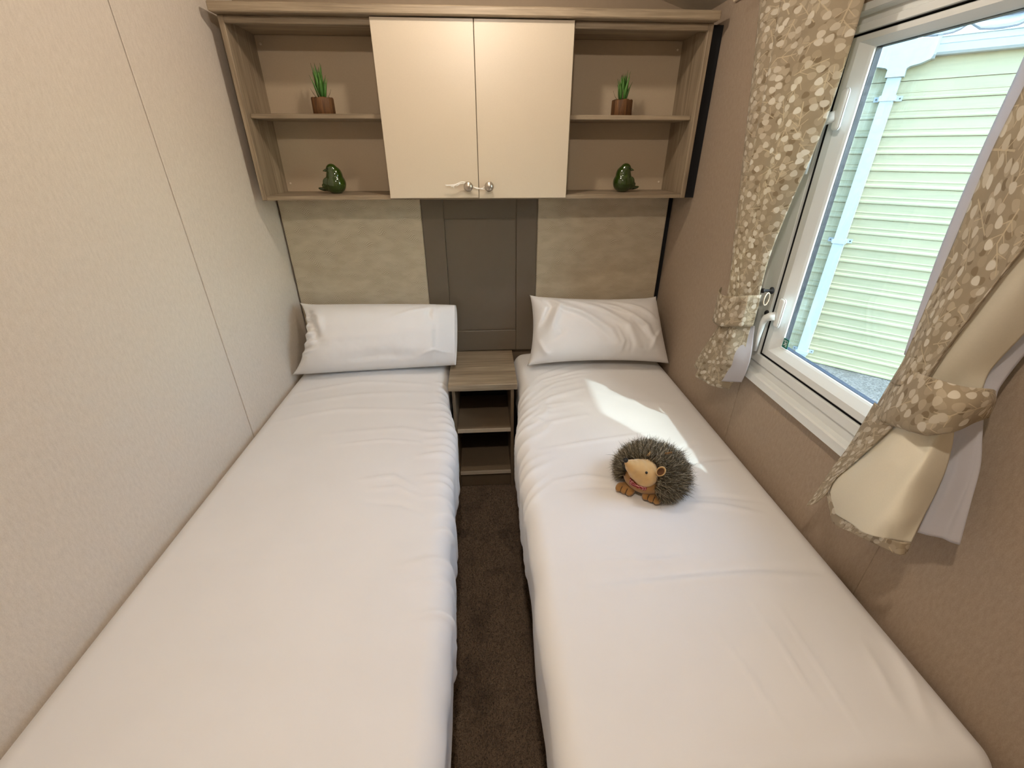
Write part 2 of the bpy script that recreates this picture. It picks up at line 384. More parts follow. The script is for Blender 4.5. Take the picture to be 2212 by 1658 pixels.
# left wall: two papered boards meeting at a joint
wl = thing('wall_left', 'cream wallpapered wall with one upright board joint beside the bed', None, (0, 0, F0), kind='structure')
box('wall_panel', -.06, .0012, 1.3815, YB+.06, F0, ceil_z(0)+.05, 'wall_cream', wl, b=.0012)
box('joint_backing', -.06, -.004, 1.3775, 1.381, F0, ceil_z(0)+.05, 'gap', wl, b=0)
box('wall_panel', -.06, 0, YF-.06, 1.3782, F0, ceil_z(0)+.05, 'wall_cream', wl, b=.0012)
wb = box('wall_back', 0, W, YB, YB+.06, F0, 1.95, 'back_dark', b=0); tag(wb, 'wall behind the headboards and the overhead cupboard', kind='structure')
wf = box('wall_front', -.06, W+.06, YF-.06, YF, F0, 1.95, 'wall_cream', b=0); tag(wf, 'wall behind the viewer', kind='structure')
ce = G().prism([(-.06, YF-.06, ceil_z(-.06)), (W+.0, YF-.06, ceil_z(W)), (W+.22, YF-.06, ceil_z(W)), (W+.22, YF-.06, ceil_z(W)+.06), (-.06, YF-.06, ceil_z(-.06)+.06)], (0, YB-YF+.12, 0), 1).mk('ceiling', 'ceiling')
tag(ce, 'pale sloping ceiling', kind='structure')
tr = G().box(W-.012, W, YF, 1.78, ceil_z(W)-.022, ceil_z(W)+.004, .002).mk('trim_1', 'edge_light'); tag(tr, 'thin strip where the right wall meets the ceiling', kind='structure')
# right wall around the window opening, boards with two joints
OY0, OY1, OZ0, OZ1 = .624, 1.262, .272, 1.150
wr = thing('wall_right', 'taupe wallpapered wall with the window and two board joints', None, (W, 0, F0), kind='structure')
T = .075
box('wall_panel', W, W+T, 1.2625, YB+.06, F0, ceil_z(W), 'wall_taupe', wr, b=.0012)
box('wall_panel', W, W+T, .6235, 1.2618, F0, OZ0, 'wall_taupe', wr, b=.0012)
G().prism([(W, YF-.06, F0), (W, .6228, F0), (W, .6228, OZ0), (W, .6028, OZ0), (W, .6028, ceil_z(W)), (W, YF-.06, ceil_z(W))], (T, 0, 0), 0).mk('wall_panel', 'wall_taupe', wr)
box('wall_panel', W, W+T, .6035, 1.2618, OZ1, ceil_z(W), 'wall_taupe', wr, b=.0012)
box('joint_strip', W-.0012, W+.001, 1.238, 1.2618, F0+.01, OZ0-.02, 'wall_taupe', wr, b=0)

# ------------------------------------------------------------------ window
wd = thing('window_1', 'white plastic double-glazed window with two handles on the left jamb', None, (W, .84, .27), kind='structure')
def ring(name, y0, y1, z0, z1, prof, mat, parent, k=(1, 1, 1, 1)):
    """mitred frame: prof = list of (inset, x) swept round a rectangle; k scales the inset on the y0, y1, z0, z1 sides"""
    V = []; F = []; n = len(prof)
    for sy, sz in ((0, 0), (1, 0), (1, 1), (0, 1)):
        for d, x in prof: V.append((x, (y1-d*k[1]) if sy else (y0+d*k[0]), (z1-d*k[3]) if sz else (z0+d*k[2])))
    for q in range(4):
        for i in range(n): F.append((q*n+i, ((q+1) % 4)*n+i, ((q+1) % 4)*n+(i+1) % n, q*n+(i+1) % n))
    return fixn(mk(name, V, F, mat, parent))
WY0 = .585
fr = ring('window_frame', WY0, 1.280, .256, 1.168, [(0, W+.0), (0, W-.020), (.003, W-.024), (.026, W-.024), (.030, W-.020), (.034, W-.006), (.056, W-.004), (.060, W-.010), (.0840, W-.010), (.0850, W-.008), (.0850, W+.010), (.0850, W+.032), (0, W+.032)], 'upvc', wd, (.9, 1.165, 1.0, .575))
SY0, SY1, SZ0, SZ1 = WY0+.083, 1.1768, .3446, 1.1152
rb = ring('seal', SY0-.009, SY1+.0052, SZ0-.005, 1.1198, [(0, W-.0025), (.0018, W-.0025), (.0018, W+.012), (.012, W+.012), (.012, W+.029), (0, W+.029)], 'rubber', wd)
sash = ring('sash', SY0, SY1, SZ0, SZ1, [(0, W+.012), (0, W+.000), (.004, W-.004), (.022, W-.004), (.026, W-.001), (.040, W+.010), (.044, W+.014), (.044, W+.030), (0, W+.030)], 'upvc', wd, (1, 1.25, 1, .56))
GY0, GY1, GZ0, GZ1 = SY0+.044, SY1-.055, SZ0+.044, SZ1-.0246
sp_ = ring('spacer_bar', GY0-.002, GY1+.002, GZ0-.002, GZ1+.002, [(0, W+.0185), (.0035, W+.0185), (.0035, W+.0310), (0, W+.0310)], 'gasket', wd)
for xg in (W+.015, W+.0312): box('glass_pane', xg, xg+.003, GY0-.0015, GY1+.0015, GZ0-.0015, GZ1+.0015, 'glass', wd, b=0)
# left-jamb handles
def handle(zc, yb):
    h = G()
    h.box(W-.022, W-.009, 1.118, 1.142, zc-.012, zc+.072, .008, 3)          # backplate on the sash
    h.tube([(W-.018, 1.136, zc+.018), (W-.026, 1.148, zc+.014), (W-.030, 1.160, zc+.006), (W-.031, 1.168, zc-.012), (W-.028, 1.174, zc-.060), (W-.024, 1.178, zc-.105)], [.0125, .0125, .0105, .0085, .0065, .0050], 14)
    o = h.mk('handle', 'upvc', wd, True)
    k = G().lathe([(.0075, 0), (.0085, .004), (.0085, .012), (.006, .015)], (W-.001, yb, zc+.010), 14, '-x').mk('stay_plug', 'rubber', o, True); k['label'] = 'black rubber plug beside the handle'
handle(.458, 1.190); handle(.945, 1.188)
st = box('sticker', W+.0136, W+.0148, GY1-.024, GY1-.001, GZ0+.001, GZ0+.028, 'sticker', wd, b=0); st['label'] = 'small green square sticker with a white figure'
g = G(); x = W+.0133; yc, zc = GY1-.0125, GZ0+.0145
def rect(g, y0, y1, z0, z1): g.box(x-.0003, x+.0002, yc+y0, yc+y1, zc+z0, zc+z1, 0)
rect(g, -.008, .008, .0085, .0095); rect(g, -.008, -.007, -.0095, .0095); rect(g, .007, .008, .004, .0095)
def bar(y0, z0, y1, z1, w=.0012):
    d = Vector((y1-y0, z1-z0)).normalized()*w; n = Vector((-d.y, d.x))
    g.prism([(x-.0003, yc+y0+n.x, zc+z0+n.y), (x-.0003, yc+y1+n.x, zc+z1+n.y), (x-.0003, yc+y1-n.x, zc+z1-n.y), (x-.0003, yc+y0-n.x, zc+z0-n.y)], (.0005, 0, 0), 0)
bar(.001, .0035, -.001, -.001, .0022); bar(-.001, -.001, -.004, -.004); bar(-.004, -.004, -.003, -.009); bar(0, -.001, .003, -.005); bar(.003, -.005, .006, -.005); bar(0, .003, .004, .0005); bar(-.0005, .0025, -.0045, .002)
g.lathe([(.0017, 0), (.0017, .0005)], (x, yc+.0015, zc+.0065), 10, '-x')
g.mk('figure_print', 'sticker_w', st)

# ------------------------------------------------------------------ ceiling lights (out of view, they light the room)
for i, y in enumerate((1.35, .12)):
    zc = ceil_z(.845)
    t_ = thing('ceiling_light', ('round recessed ceiling downlight nearer the overhead cupboard', 'round recessed ceiling downlight nearer the foot of the beds')[i], 'ceiling light', (.845, y, zc), 'recessed ceiling downlights')
    G().lathe([(.030, -.016), (.048, -.016), (.052, -.010), (.052, .0), (.030, .0)], (.845, y, zc), 28).mk('bezel', 'nickel', t_, True)
    G().lathe([(.001, .006), (.029, .006), (.029, .012), (.001, .012)], (.845, y, zc), 24).mk('lens', 'lamp_glass', t_, True)

# ------------------------------------------------------------------ overhead cupboard
D = 2.0318
cb = thing('overhead_cupboard', 'grey oak overhead cupboard with two cream doors between open shelf bays', 'cupboard', (.85, 1.93, .73))
yc0 = 1.82
G().box(.030, .046, 1.792, 2.048, 1.272, 1.298, .001).mk('cornice_return', 'wood_y', cb) if False else None
box('cornice', .034, 1.658, 1.780, 2.047, 1.2725, 1.298, 'wood_x', cb, b=.003)
box('side_panel', .040, .0576, yc0, 2.046, .729, 1.272, 'wood_z', cb)
box('side_panel', 1.6394, 1.657, yc0, 2.046, .729, 1.272, 'wood_z', cb)
box('division_panel', .5135, .5285, yc0, 2.030, .7455, 1.261, 'wood_z', cb); box('division_panel', 1.1695, 1.1845, yc0, 2.030, .7455, 1.261, 'wood_z', cb)
box('bottom_board', .0578, 1.6392, yc0, 2.046, .729, .7445, 'wood_x', cb)
box('gap_shade_strip', 1.6575, 1.6988, 1.838, 1.848, .729, 1.2715, 'black', cb, b=0)['label'] = 'black strip darkening the shaded gap to the wall'  # black strip added so the shaded gap beside the cupboard reads dark
box('top_board', .0578, 1.6392, yc0+.018, 2.030, 1.2615, 1.272, 'wood_x', cb)
box('top_rail', .0578, .5133, yc0+.001, yc0+.017, 1.252, 1.272, 'wood_x', cb); box('top_rail', 1.1847, 1.6392, yc0+.001, yc0+.017, 1.252, 1.272, 'wood_x', cb)
for x0, x1 in ((.0579, .5133), (1.1847, 1.6391)):
    bk = box('back_board', x0, x1, 2.0318, 2.044, .745, 1.2612, 'shelf_back', cb, b=0)
    for xs in ((x0+.016,) if x0 < .5 else (x1-.016,)):
        for zs in (.775, 1.235): G().lathe([(.0045, 0), (.0045, .0015), (.003, .003)], (xs, 2.0318, zs), 12, '-y').mk('screw_cap', 'edge_light', bk, True)
    box('shelf', x0+.0005, x1-.0005, 1.846, 2.0312, .9935, 1.0085, 'wood_x', cb)
doorL = box('door', .5158, .8462, 1.801, 1.8185, .7355, 1.2700, 'door_cream', cb, b=.0012)
doorR = box('door', .8482, 1.1792, 1.801, 1.8185, .7340, 1.2700, 'door_cream', cb, b=.0012)
KN = [(.809, .776), (.886, .776)]
for (kx, kz), d_ in zip(KN, (doorL, doorR)):
    kn = G().lathe([(.008, 0), (.008, .004), (.0055, .007), (.0055, .012), (.013, .016), (.0168, .020), (.0172, .023), (.014, .0275), (.007, .0300), (.0005, .0308)], (kx, 1.801, kz), 28, '-y').mk('knob', 'nickel', d_, True)
# cord tied round both knobs
yk = 1.788
g = G()
def smooth_tube(g, pts, r, n=6, k=6): g.tube([tuple(p) for p in cr(np.array(pts), (len(pts)-1)*k+1)], r, n)
smooth_tube(g, [(.886+.007, yk, .776), (.886, yk, .776+.007), (.876, yk-.001, .780), (.860, yk-.003, .7705), (.842, yk-.003, .7685), (.826, yk-.001, .775), (.816, yk, .777), (.809, yk, .776-.007), (.8015, yk, .776)], .0016)
smooth_tube(g, [(.886+.007, yk-.002, .776), (.886, yk-.001, .776-.007), (.876, yk-.002, .7675), (.862, yk-.004, .7672), (.846, yk-.002, .7705), (.828, yk-.003, .7735), (.815, yk-.003, .774), (.809, yk, .776+.007), (.8015, yk-.002, .776)], .0016)
smooth_tube(g, [(.802, yk, .776), (.806, yk-.002, .783), (.8, yk-.004, .789), (.788, yk-.006, .792), (.776, yk-.007, .789), (.762, yk-.007, .784), (.744, yk-.006, .7815), (.724, yk-.005, .7812)], .0017)
smooth_tube(g, [(.802, yk-.001, .775), (.80, yk-.004, .7855), (.786, yk-.008, .7865), (.770, yk-.008, .7845), (.752, yk-.008, .780), (.738, yk-.007, .7805), (.728, yk-.006, .7795)], .0016)
smooth_tube(g, [(.768, yk-.008, .784), (.758, yk-.009, .7795), (.750, yk-.009, .776), (.745, yk-.008, .7775)], .0012)
smooth_tube(g, [(.757, yk-.009, .781), (.7545, yk-.009, .775), (.755, yk-.009, .771)], .0012)
smooth_tube(g, [(.780, yk-.008, .7865), (.771, yk-.009, .781), (.764, yk-.009, .7785)], .0012)
co = g.mk('tie_cord', 'cord', None, True, origin=(.80, 1.785, .78)); tag(co, 'frayed white cord looped between the two cupboard door knobs', 'cord')

# ------------------------------------------------------------------ headboards and centre panel
def hb(name, x0, x1, label):
    t_ = thing(name, label, 'headboard', ((x0+x1)/2, 2.03, -.2), 'fabric headboard panels')
    box('padded_panel', x0, x1, 2.016, 2.042, -.25, .728, 'headboard', t_, b=.004)
    box('backing_strip', (x0-.006) if x0 < .5 else x1+.0005, (x0-.0005) if x0 < .5 else x1+.023, 2.034, 2.046, -.25, .726, 'gap' if x0 < .5 else 'black', t_, b=0)  # window-side strip is black to paint in the shade of the gap there
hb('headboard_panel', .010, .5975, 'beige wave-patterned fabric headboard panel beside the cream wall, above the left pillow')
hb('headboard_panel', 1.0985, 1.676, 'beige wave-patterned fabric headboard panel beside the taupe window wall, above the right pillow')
cp = thing('centre_wall_panel', 'taupe painted panel with a framed recess above the bedside table', 'wall panel', (.848, 2.03, .012))
box('stile', .5995, .692, 2.014, 2.042, .0135, .728, 'door_taupe', cp, b=.0012); box('stile', 1.0062, 1.097, 2.014, 2.042, .0135, .728, 'door_taupe', cp, b=.0012)
box('rail', .6926, 1.0056, 2.014, 2.042, .634, .728, 'door_taupe', cp, b=.0012); box('rail', .6926, 1.0056, 2.014, 2.042, .0135, .118, 'door_taupe', cp, b=.0012)
box('recessed_panel', .6926, 1.0056, 2.024, 2.040, .1185, .6335, 'door_taupe', cp, b=.0008)

# ------------------------------------------------------------------ bedside table
ns = thing('bedside_table', 'narrow grey oak bedside table with two open shelves between the beds', 'bedside table', (.838, 1.84, F0))
box('tabletop', .689, .986, 1.652, 2.012, -.017, .0125, 'wood_x', ns, b=.002)
box('side_panel', .7015, .7155, 1.674, 2.010, F0+.002, -.0175, 'night_inner', ns); box('side_panel', .9585, .9725, 1.674, 2.010, F0+.002, -.0175, 'night_inner', ns)
box('front_lip', .7157, .9583, 1.674, 1.690, -.030, -.0178, 'edge_light', ns)
box('back_panel', .7157, .9583, 1.990, 2.008, F0+.05, -.018, 'black', ns)  # black colour stands in for the shade deep inside the open compartments
for zt in (-.2285, -.4720):
    s_ = box('shelf', .7157, .9583, 1.678, 1.989, zt-.022, zt, 'night_inner', ns)
    e_ = box('shelf_edging', .7157, .9583, 1.6755, 1.6775, zt-.020, zt-.001, 'edge_light', s_, b=.0004); e_['label'] = 'pale front edge of the shelf'
box('plinth', .7157, .9583, 1.690, 1.705, F0+.002, -.495, 'night_inner', ns)

# ------------------------------------------------------------------ beds
def rounded_shell(x0, x1, y0, y1, zt, zb, r, cell):
    """dense open-bottom rounded box: returns verts, normals, faces"""
    bm = bmesh.new()
    def face(o, u, v, lu, lv):
        nu, nv = max(2, int(lu/cell)), max(2, int(lv/cell)); vs = []
        for i in range(nu+1):
            for j in range(nv+1): vs.append(bm.verts.new(Vector(o)+Vector(u)*(i/nu)*lu+Vector(v)*(j/nv)*lv))
        for i in range(nu):
            for j in range(nv): bm.faces.new((vs[i*(nv+1)+j], vs[(i+1)*(nv+1)+j], vs[(i+1)*(nv+1)+j+1], vs[i*(nv+1)+j+1]))
    lx, ly, lz = x1-x0, y1-y0, zt-zb
    face((x0, y0, zt), (1, 0, 0), (0, 1, 0), lx, ly)
    face((x0, y1, zb), (0, -1, 0), (0, 0, 1), ly, lz); face((x1, y0, zb), (0, 1, 0), (0, 0, 1), ly, lz)
    face((x0, y0, zb), (1, 0, 0), (0, 0, 1), lx, lz); face((x1, y1, zb), (-1, 0, 0), (0, 0, 1), lx, lz)
    bmesh.ops.remove_doubles(bm, verts=bm.verts[:], dist=cell*.2)
    bm.verts.ensure_lookup_table(); bm.verts.index_update()
    P = np.array([v.co for v in bm.verts]); F = [[v.index for v in f.verts] for f in bm.faces]; bm.free()
    lo = np.array([x0+r, y0+r, zb+r*.8]); hi = np.array([x1-r, y1-r, zt-r]); I = np.clip(P, lo, hi); d = P-I
    N = d/np.maximum(np.linalg.norm(d, axis=1), 1e-9)[:, None]
    # arc-length faithful rounding keeps the grid even
    return I+N*r, N, F
def make_bed(name, x0, x1, y0, y1, side, label, dlabel, wr_fn, edge_fn):
    """side: +1 the aisle is on the +x side, -1 on the -x side"""
    t_ = thing(name, label, 'bed', ((x0+x1)/2, (y0+y1)/2, F0))
    bx0, bx1 = (x0+.02, .686) if side > 0 else (.992, x1-.02)
    mx0, mx1 = (x0+.03, .664) if side > 0 else (1.012, x1-.03)
    box('base', bx0, bx1, y0+.05, y1-.01, F0+.002, -.232, 'black', t_, b=.004)
    box('mattress', mx0, mx1, y0+.04, y1-.03, -.230, -.026, 'linen', t_, b=.035)
    P, N, F = rounded_shell(x0+.001, x1, y0, y1, 0, -.225, .052, .0065)
    hw = (x1-x0)/2; u = (P[:, 0]-(x0+x1)/2)/hw; v = (P[:, 1]-y0)/(y1-y0)
    top = np.clip(N[:, 2], 0, 1)
    d = top*(.020*(1-np.clip(np.abs(u), 0, 1)**2.2))                       # crown
    d += top*.0030*vnoise(P*np.array([1, 1, 0]), 5, 3)
    sd = np.clip(N[:, 0]*side, 0, 1)                                       # aisle side
    d += wr_fn(P, N, top, sd)
    wall = np.clip(-N[:, 0]*side, 0, 1)
    d = np.where(wall > .5, 0, d*(1-wall))
    Q = P+N*d[:, None]
    sm = lambda a, b: np.clip((Q[:, 1]-a)/(b-a), 0, 1)**2*(3-2*np.clip((Q[:, 1]-a)/(b-a), 0, 1))
    pull = edge_fn(sm)
    if side > 0: Q[:, 0] = x0+(Q[:, 0]-x0)*(1-pull/(x1-x0)) 
    else: Q[:, 0] = x1-(x1-Q[:, 0])*(1-pull/(x1-x0))
    Q[:, 0] = np.clip(Q[:, 0], .0015, W-.0015); Q[:, 1] = np.minimum(Q[:, 1], 2.013)
    o = mk('duvet', Q, F, 'linen', None, True, origin=((x0+x1)/2, (y0+y1)/2, -.2)); fixn(o)
    tag(o, dlabel, 'duvet')
    return t_, o
def wr_left(P, N, top, sd):
    xy = P[:, :2]; d = np.zeros(len(P))
    s = (P[:, 0]-.35)+(-P[:, 2])*.9                                       # distance over the edge
    edge = np.clip((P[:, 0]-.55)/.14, 0, 1)
    # short folds across the aisle edge
    rs = np.random.RandomState(3)
    for yy in np.concatenate([np.arange(.95, 1.72, .047), [.62, .70, .78]]):
        yy = yy+rs.uniform(-.012, .012); sl = rs.uniform(.10, .30); a = rs.uniform(.0035, .0085)
        L = np.exp(-(((P[:, 1]-yy)-sl*(P[:, 0]-.74)-.25*P[:, 2]*rs.uniform(.2, 1))/rs.uniform(.009, .015))**2)
        d += a*L*np.clip((P[:, 0]-rs.uniform(.60, .69))/.06, 0, 1)
    for yy, a in ((.93, .008), (.87, .010)):
        d += a*np.exp(-(((P[:, 1]-yy)-.35*(P[:, 0]-.74))/.012)**2)*np.clip((P[:, 0]-.68)/.05, 0, 1)
    # long faint creases across the top
    for pts, a, w in ([((.02, 1.52), (.36, 1.58), (.70, 1.60)), .0028, .016], [((.02, 1.40), (.3, 1.47), (.70, 1.45)), .0026, .014], [((.25, 1.30), (.55, 1.33), (.73, 1.28)), .0024, .012],
                      [((.02, 1.62), (.34, 1.69), (.70, 1.67)), .003, .015], [((.46, 1.05), (.56, 1.07), (.63, 1.02)), .004, .009], [((.50, 1.01), (.58, 1.02), (.64, .985)), .004, .008],
                      [((.50, .96), (.60, .95), (.66, .92)), -.003, .009], [((.30, 1.23), (.5, 1.26), (.62, 1.245)), .003, .007], [((.05, .80), (.25, .78), (.5, .80)), .002, .02], [((.1, .55), (.4, .52), (.7, .56)), .0025, .03]):
        d += top*ridge(xy, pts, a*1.4, w)
    d += sd*.010*vnoise(P*np.array([0, 1, .6]), 7, 5)
    d += sd*np.clip((.9-P[:, 1])/.5, 0, 1)*.016*vnoise(P*np.array([0, .7, 1]), 6, 9)
    return d
def wr_right(P, N, top, sd):
    xy = P[:, :2]; d = np.zeros(len(P)); rs = np.random.RandomState(11)
    # folds that fan down from the pillow corner over the aisle edge
    for k in range(11):
        a0 = 1.76-.044*k+rs.uniform(-.012, .012); xs_ = 1.33-.016*k+rs.uniform(-.05, .05)
        pts = [(xs_, a0+.035+rs.uniform(0, .03)), (xs_-.13, a0+.015), (1.06, a0-.03), (.985, a0-.10-rs.uniform(0, .03))]
        d += top*ridge(xy, pts, rs.uniform(.0022, .0055), rs.uniform(.008, .014))
    for k in range(12):
        yy = 1.62-.06*k+rs.uniform(-.02, .02); sl = rs.uniform(.4, 1.0)
        d += rs.uniform(.002, .006)*np.exp(-(((P[:, 1]-yy)-sl*(P[:, 0]-1.0)-.4*P[:, 2])/rs.uniform(.009, .016))**2)*np.clip((rs.uniform(1.03, 1.09)-P[:, 0])/.07, 0, 1)
    # broad fold across, below the toy
    d += top*ridge(xy, [(1.05, .66), (1.25, .67), (1.45, .675), (1.62, .66)], -.0075, .014)
    d += top*ridge(xy, [(1.08, .645), (1.3, .65), (1.5, .655), (1.66, .64)], .0065, .016)
    d += top*ridge(xy, [(1.10, .72), (1.26, .705), (1.38, .72)], .005, .007); d += top*ridge(xy, [(1.12, .76), (1.18, .73), (1.25, .715)], .0025, .006)
    # fine upright press lines
    for pts in ([(1.42, .58), (1.425, .47), (1.432, .37)], [(1.47, .58), (1.475, .46), (1.47, .31)], [(1.30, .56), (1.33, .45), (1.35, .33)]):
        d += top*ridge(xy, pts, .0022, .004)
    d += top*ridge(xy, [(1.60, .34), (1.64, .42), (1.66, .50)], .005, .012); d += top*ridge(xy, [(1.57, .36), (1.585, .43), (1.60, .49)], .003, .010)
    d += top*ridge(xy, [(1.2, .33), (1.35, .325), (1.5, .335)], -.004, .02)
    # folds round the toy
    for pts, a in ([((1.05, 1.02), (1.14, 1.03), (1.25, 1.0)), .004], [((1.06, .98), (1.15, .985), (1.24, .97)), -.003], [((1.40, .90), (1.50, .88), (1.60, .85)), .0045], [((1.42, .93), (1.52, .92), (1.63, .90)), -.003], [((1.46, 1.05), (1.55, 1.09), (1.66, 1.10)), -.004], [((1.44, 1.08), (1.5, 1.15), (1.56, 1.18)), -.004], [((1.02, 1.18), (1.2, 1.2), (1.45, 1.24)), .003]):
        d += top*ridge(xy, pts, a*1.5, .009)
    d -= top*.012*np.exp(-(((P[:, 0]-1.345)**2+(P[:, 1]-.985)**2)/.12**2))
    d += top*ridge(xy, [(1.30, 1.55), (1.45, 1.45), (1.62, 1.43)], .003, .02)
    d += sd*.010*vnoise(P*np.array([0, 1, .6]), 6, 15)
    return d
bedL, duvL = make_bed('single_bed', 0, .738, .27, 2.010, 1, 'single bed on a dark base against the cream wall', 'white cotton duvet tucked round the bed against the cream wall', wr_left, lambda sm: .054*sm(1.30, 1.66)-.026*(1-sm(.3, 1.1)))
bedR, duvR = make_bed('single_bed', .950, W, .27, 2.010, -1, 'single bed on a dark base under the window', 'white cotton duvet tucked round the bed under the window', wr_right, lambda sm: .040*sm(1.25, 1.66)-.002*(1-sm(.3, 1.1)))

# ------------------------------------------------------------------ pillows
def pillow(label, C4, tf, tb, open_right, pinch_l, pinch_r, sag, wrinkle, base):
    """C4 = corners BL, BR, TL, TR in 3D; tf/tb front and back fullness"""
    nu, nv = 110, 64
    u, v = np.meshgrid(np.linspace(0, 1, nu), np.linspace(0, 1, nv))
    BL, BR, TL, TR = [np.array(c) for c in C4]
    base_p = ((1-u)*(1-v))[..., None]*BL+(u*(1-v))[..., None]*BR+((1-u)*v)[..., None]*TL+(u*v)[..., None]*TR
    ex = (BR-BL+TR-TL); ex /= np.linalg.norm(ex); ev = (TL-BL+TR-BR); ev /= np.linalg.norm(ev); nn = np.cross(ex, ev); nn /= np.linalg.norm(nn)
    pu = pinch_l*np.exp(-u/.10)*(4*v*(1-v))**.8-(0 if open_right else pinch_r*np.exp(-(1-u)/.10)*(4*v*(1-v))**.8)
    pv = (np.exp(-v/.16)-np.exp(-(1-v)/.16))*(4*u*(1-u) if not open_right else np.clip(4*u*(1-u*.9), 0, 1))**.7*sag
    mid = base_p+pu[..., None]*ex+pv[..., None]*ev
    fu = np.clip(1-np.abs(2*u-1)**3.2, 0, 1) if not open_right else np.where(u < .5, np.clip(1-np.abs(2*u-1)**3.2, 0, 1), (1-.55*np.clip((u-.5)/.5, 0, 1)**2.2)*(1-.62*np.clip((u-.86)/.14, 0, 1)))
    fv = np.clip(1-np.abs(2*v-1)**2.6, 0, 1)
    prof = (fu*fv)**.54
    if open_right: mid = mid-(.030*(1-np.exp(-u/.05))*np.exp(-(1-u)/.5)**.5*v**8)[..., None]*ev
    Wf = wrinkle(u, v)
    Fp = mid+nn*(tf*prof+1.5*Wf*np.clip(prof*2, 0, 1))[..., None]; Bp = mid-nn*(tb*prof)[..., None]+((.010*np.clip((u-.9)/.1, 0, 1)*np.sin(PI*np.clip(v*.9+.05, 0, 1))**.5)[..., None]*ex if open_right else 0)
    V = np.concatenate([Fp.reshape(-1, 3), Bp.reshape(-1, 3)]); n = nu*nv
    F = grid_faces(nv, nu)+[tuple(reversed(f)) for f in grid_faces(nv, nu, n)]
    bx = np.where(V[:, 0] < .85, V[:, 0]/.35-1, (V[:, 0]-1.35)/.35); V[:, 2] = np.maximum(V[:, 2], .006+.021*(1-np.clip(np.abs(bx), 0, 1)**2.2)); V[:, 1] = np.minimum(V[:, 1], 2.012); V[:, 0] = np.clip(V[:, 0], .003, W-.003)
    t_ = thing('pillow', label, 'pillow', base, 'white bed pillows')
    o = mk('pillowcase', V, F, 'linen', t_, True)
    bm = bmesh.new(); bm.from_mesh(o.data)
    bmesh.ops.remove_doubles(bm, verts=bm.verts[:], dist=.0006); bmesh.ops.recalc_face_normals(bm, faces=bm.faces[:]); bm.to_mesh(o.data); bm.free()
    o.data.polygons.foreach_set('use_smooth', [True]*len(o.data.polygons))
    return t_, o, (mid, nn, ex, ev, prof, u, v)
def wrk_left(u, v):
    P2 = np.stack([u.ravel(), v.ravel()], 1); d = np.zeros(len(P2))
    for k, vv in enumerate((.28, .40, .52, .64, .76)):                     # puckers at the closed end
        d += ridge(P2, [(.0, vv-.02), (.06, vv), (.15, vv+.03)], .010, .022)-ridge(P2, [(.0, vv+.04), (.06, vv+.06), (.13, vv+.08)], .008, .020)
    d += ridge(P2, [(.06, .90), (.10, .72), (.15, .55), (.17, .42)], -.016, .030); d += ridge(P2, [(.10, .94), (.17, .75), (.19, .52)], .010, .030)
    d += ridge(P2, [(.86, .93), (.84, .74), (.88, .55)], -.008, .018); d += ridge(P2, [(.86, .88), (.72, .80), (.58, .66)], .004, .022)
    d += ridge(P2, [(.98, .16), (.88, .24), (.78, .16)], .004, .02); d += ridge(P2, [(.20, .45), (.5, .47), (.8, .50)], .003, .05)
    d += ridge(P2, [(.35, .14), (.55, .20), (.8, .16)], -.007, .06)
    d += -.0030*np.exp(-((P2[:, 0]-.885)/.006)**2)                          # hem stitching line
    d += .003*vnoise(np.stack([P2[:, 0]*2, P2[:, 1], P2[:, 0]*0], 1), 7, 21)
    return d.reshape(u.shape)
def wrk_right(u, v):
    P2 = np.stack([u.ravel(), v.ravel()], 1); d = np.zeros(len(P2))
    for pts, a, w in ([((.10, .92), (.35, .72), (.55, .45), (.62, .15)), .010, .035], [((.22, .95), (.48, .78), (.68, .52), (.74, .20)), .009, .03], [((.35, .93), (.62, .78), (.82, .52), (.88, .25)), .010, .03],
                      [((.16, .80), (.40, .60), (.56, .30)), -.008, .03], [((.45, .88), (.72, .64), (.82, .35)), -.008, .025], [((.55, .92), (.80, .78), (.94, .58)), .008, .025],
                      [((.09, .97), (.15, .80), (.10, .62), (.06, .5)), -.015, .03], [((.13, .97), (.20, .84), (.16, .62), (.12, .40)), .011, .03], [((.04, .35), (.09, .20), (.14, .10)), .008, .02],
                      [((.14, .30), (.22, .42), (.20, .5)), -.005, .02], [((.60, .50), (.64, .3), (.62, .12)), .004, .012], [((.84, .18), (.88, .35), (.97, .5)), .006, .02], [((.68, .40), (.70, .25), (.69, .1)), -.004, .012]):
        d += ridge(P2, pts, a, w)
    d += .004*vnoise(np.stack([P2[:, 0]*2, P2[:, 1], P2[:, 0]*0], 1), 6, 31)
    return d.reshape(u.shape)
pL, pcL, dat = pillow('white pillow with an open hemmed end leaning by the cream wall', [(.004, 1.765, .030), (.712, 1.818, .030), (.040, 1.925, .305), (.724, 1.935, .306)], .125, .062, True, .060, 0, .0, wrk_left, (.37, 1.86, .015))
pR, pcR, _ = pillow('white creased pillow with closed corners leaning by the window wall', [(1.040, 1.785, .030), (1.694, 1.765, .030), (1.060, 1.93, .318), (1.650, 1.93, .300)], .125, .062, False, .022, .012, .022, wrk_right, (1.36, 1.86, .015))
# inside the open end: the pillow itself, seen in the slit of the case
mid, nn, ex, ev, prof, u, v = dat
nv_ = 24; V = []; F = []
tt = np.linspace(.08, .92, nv_)
mrow = np.array([np.array([np.interp(a, np.linspace(0, 1, mid.shape[0]), mid[:, -8, k]) for k in range(3)]) for a in tt]); pr_ = np.interp(tt, np.linspace(0, 1, mid.shape[0]), prof[:, -8])
for q in range(9):
    s = -1+2*q/8
    for i in range(nv_): V.append(mrow[i]+nn*(s*.055*pr_[i])+ex*(.022*math.sqrt(max(0, 1-s*s))))
mk('pillow_filling', V, grid_faces(9, nv_), 'linen', pL, True)

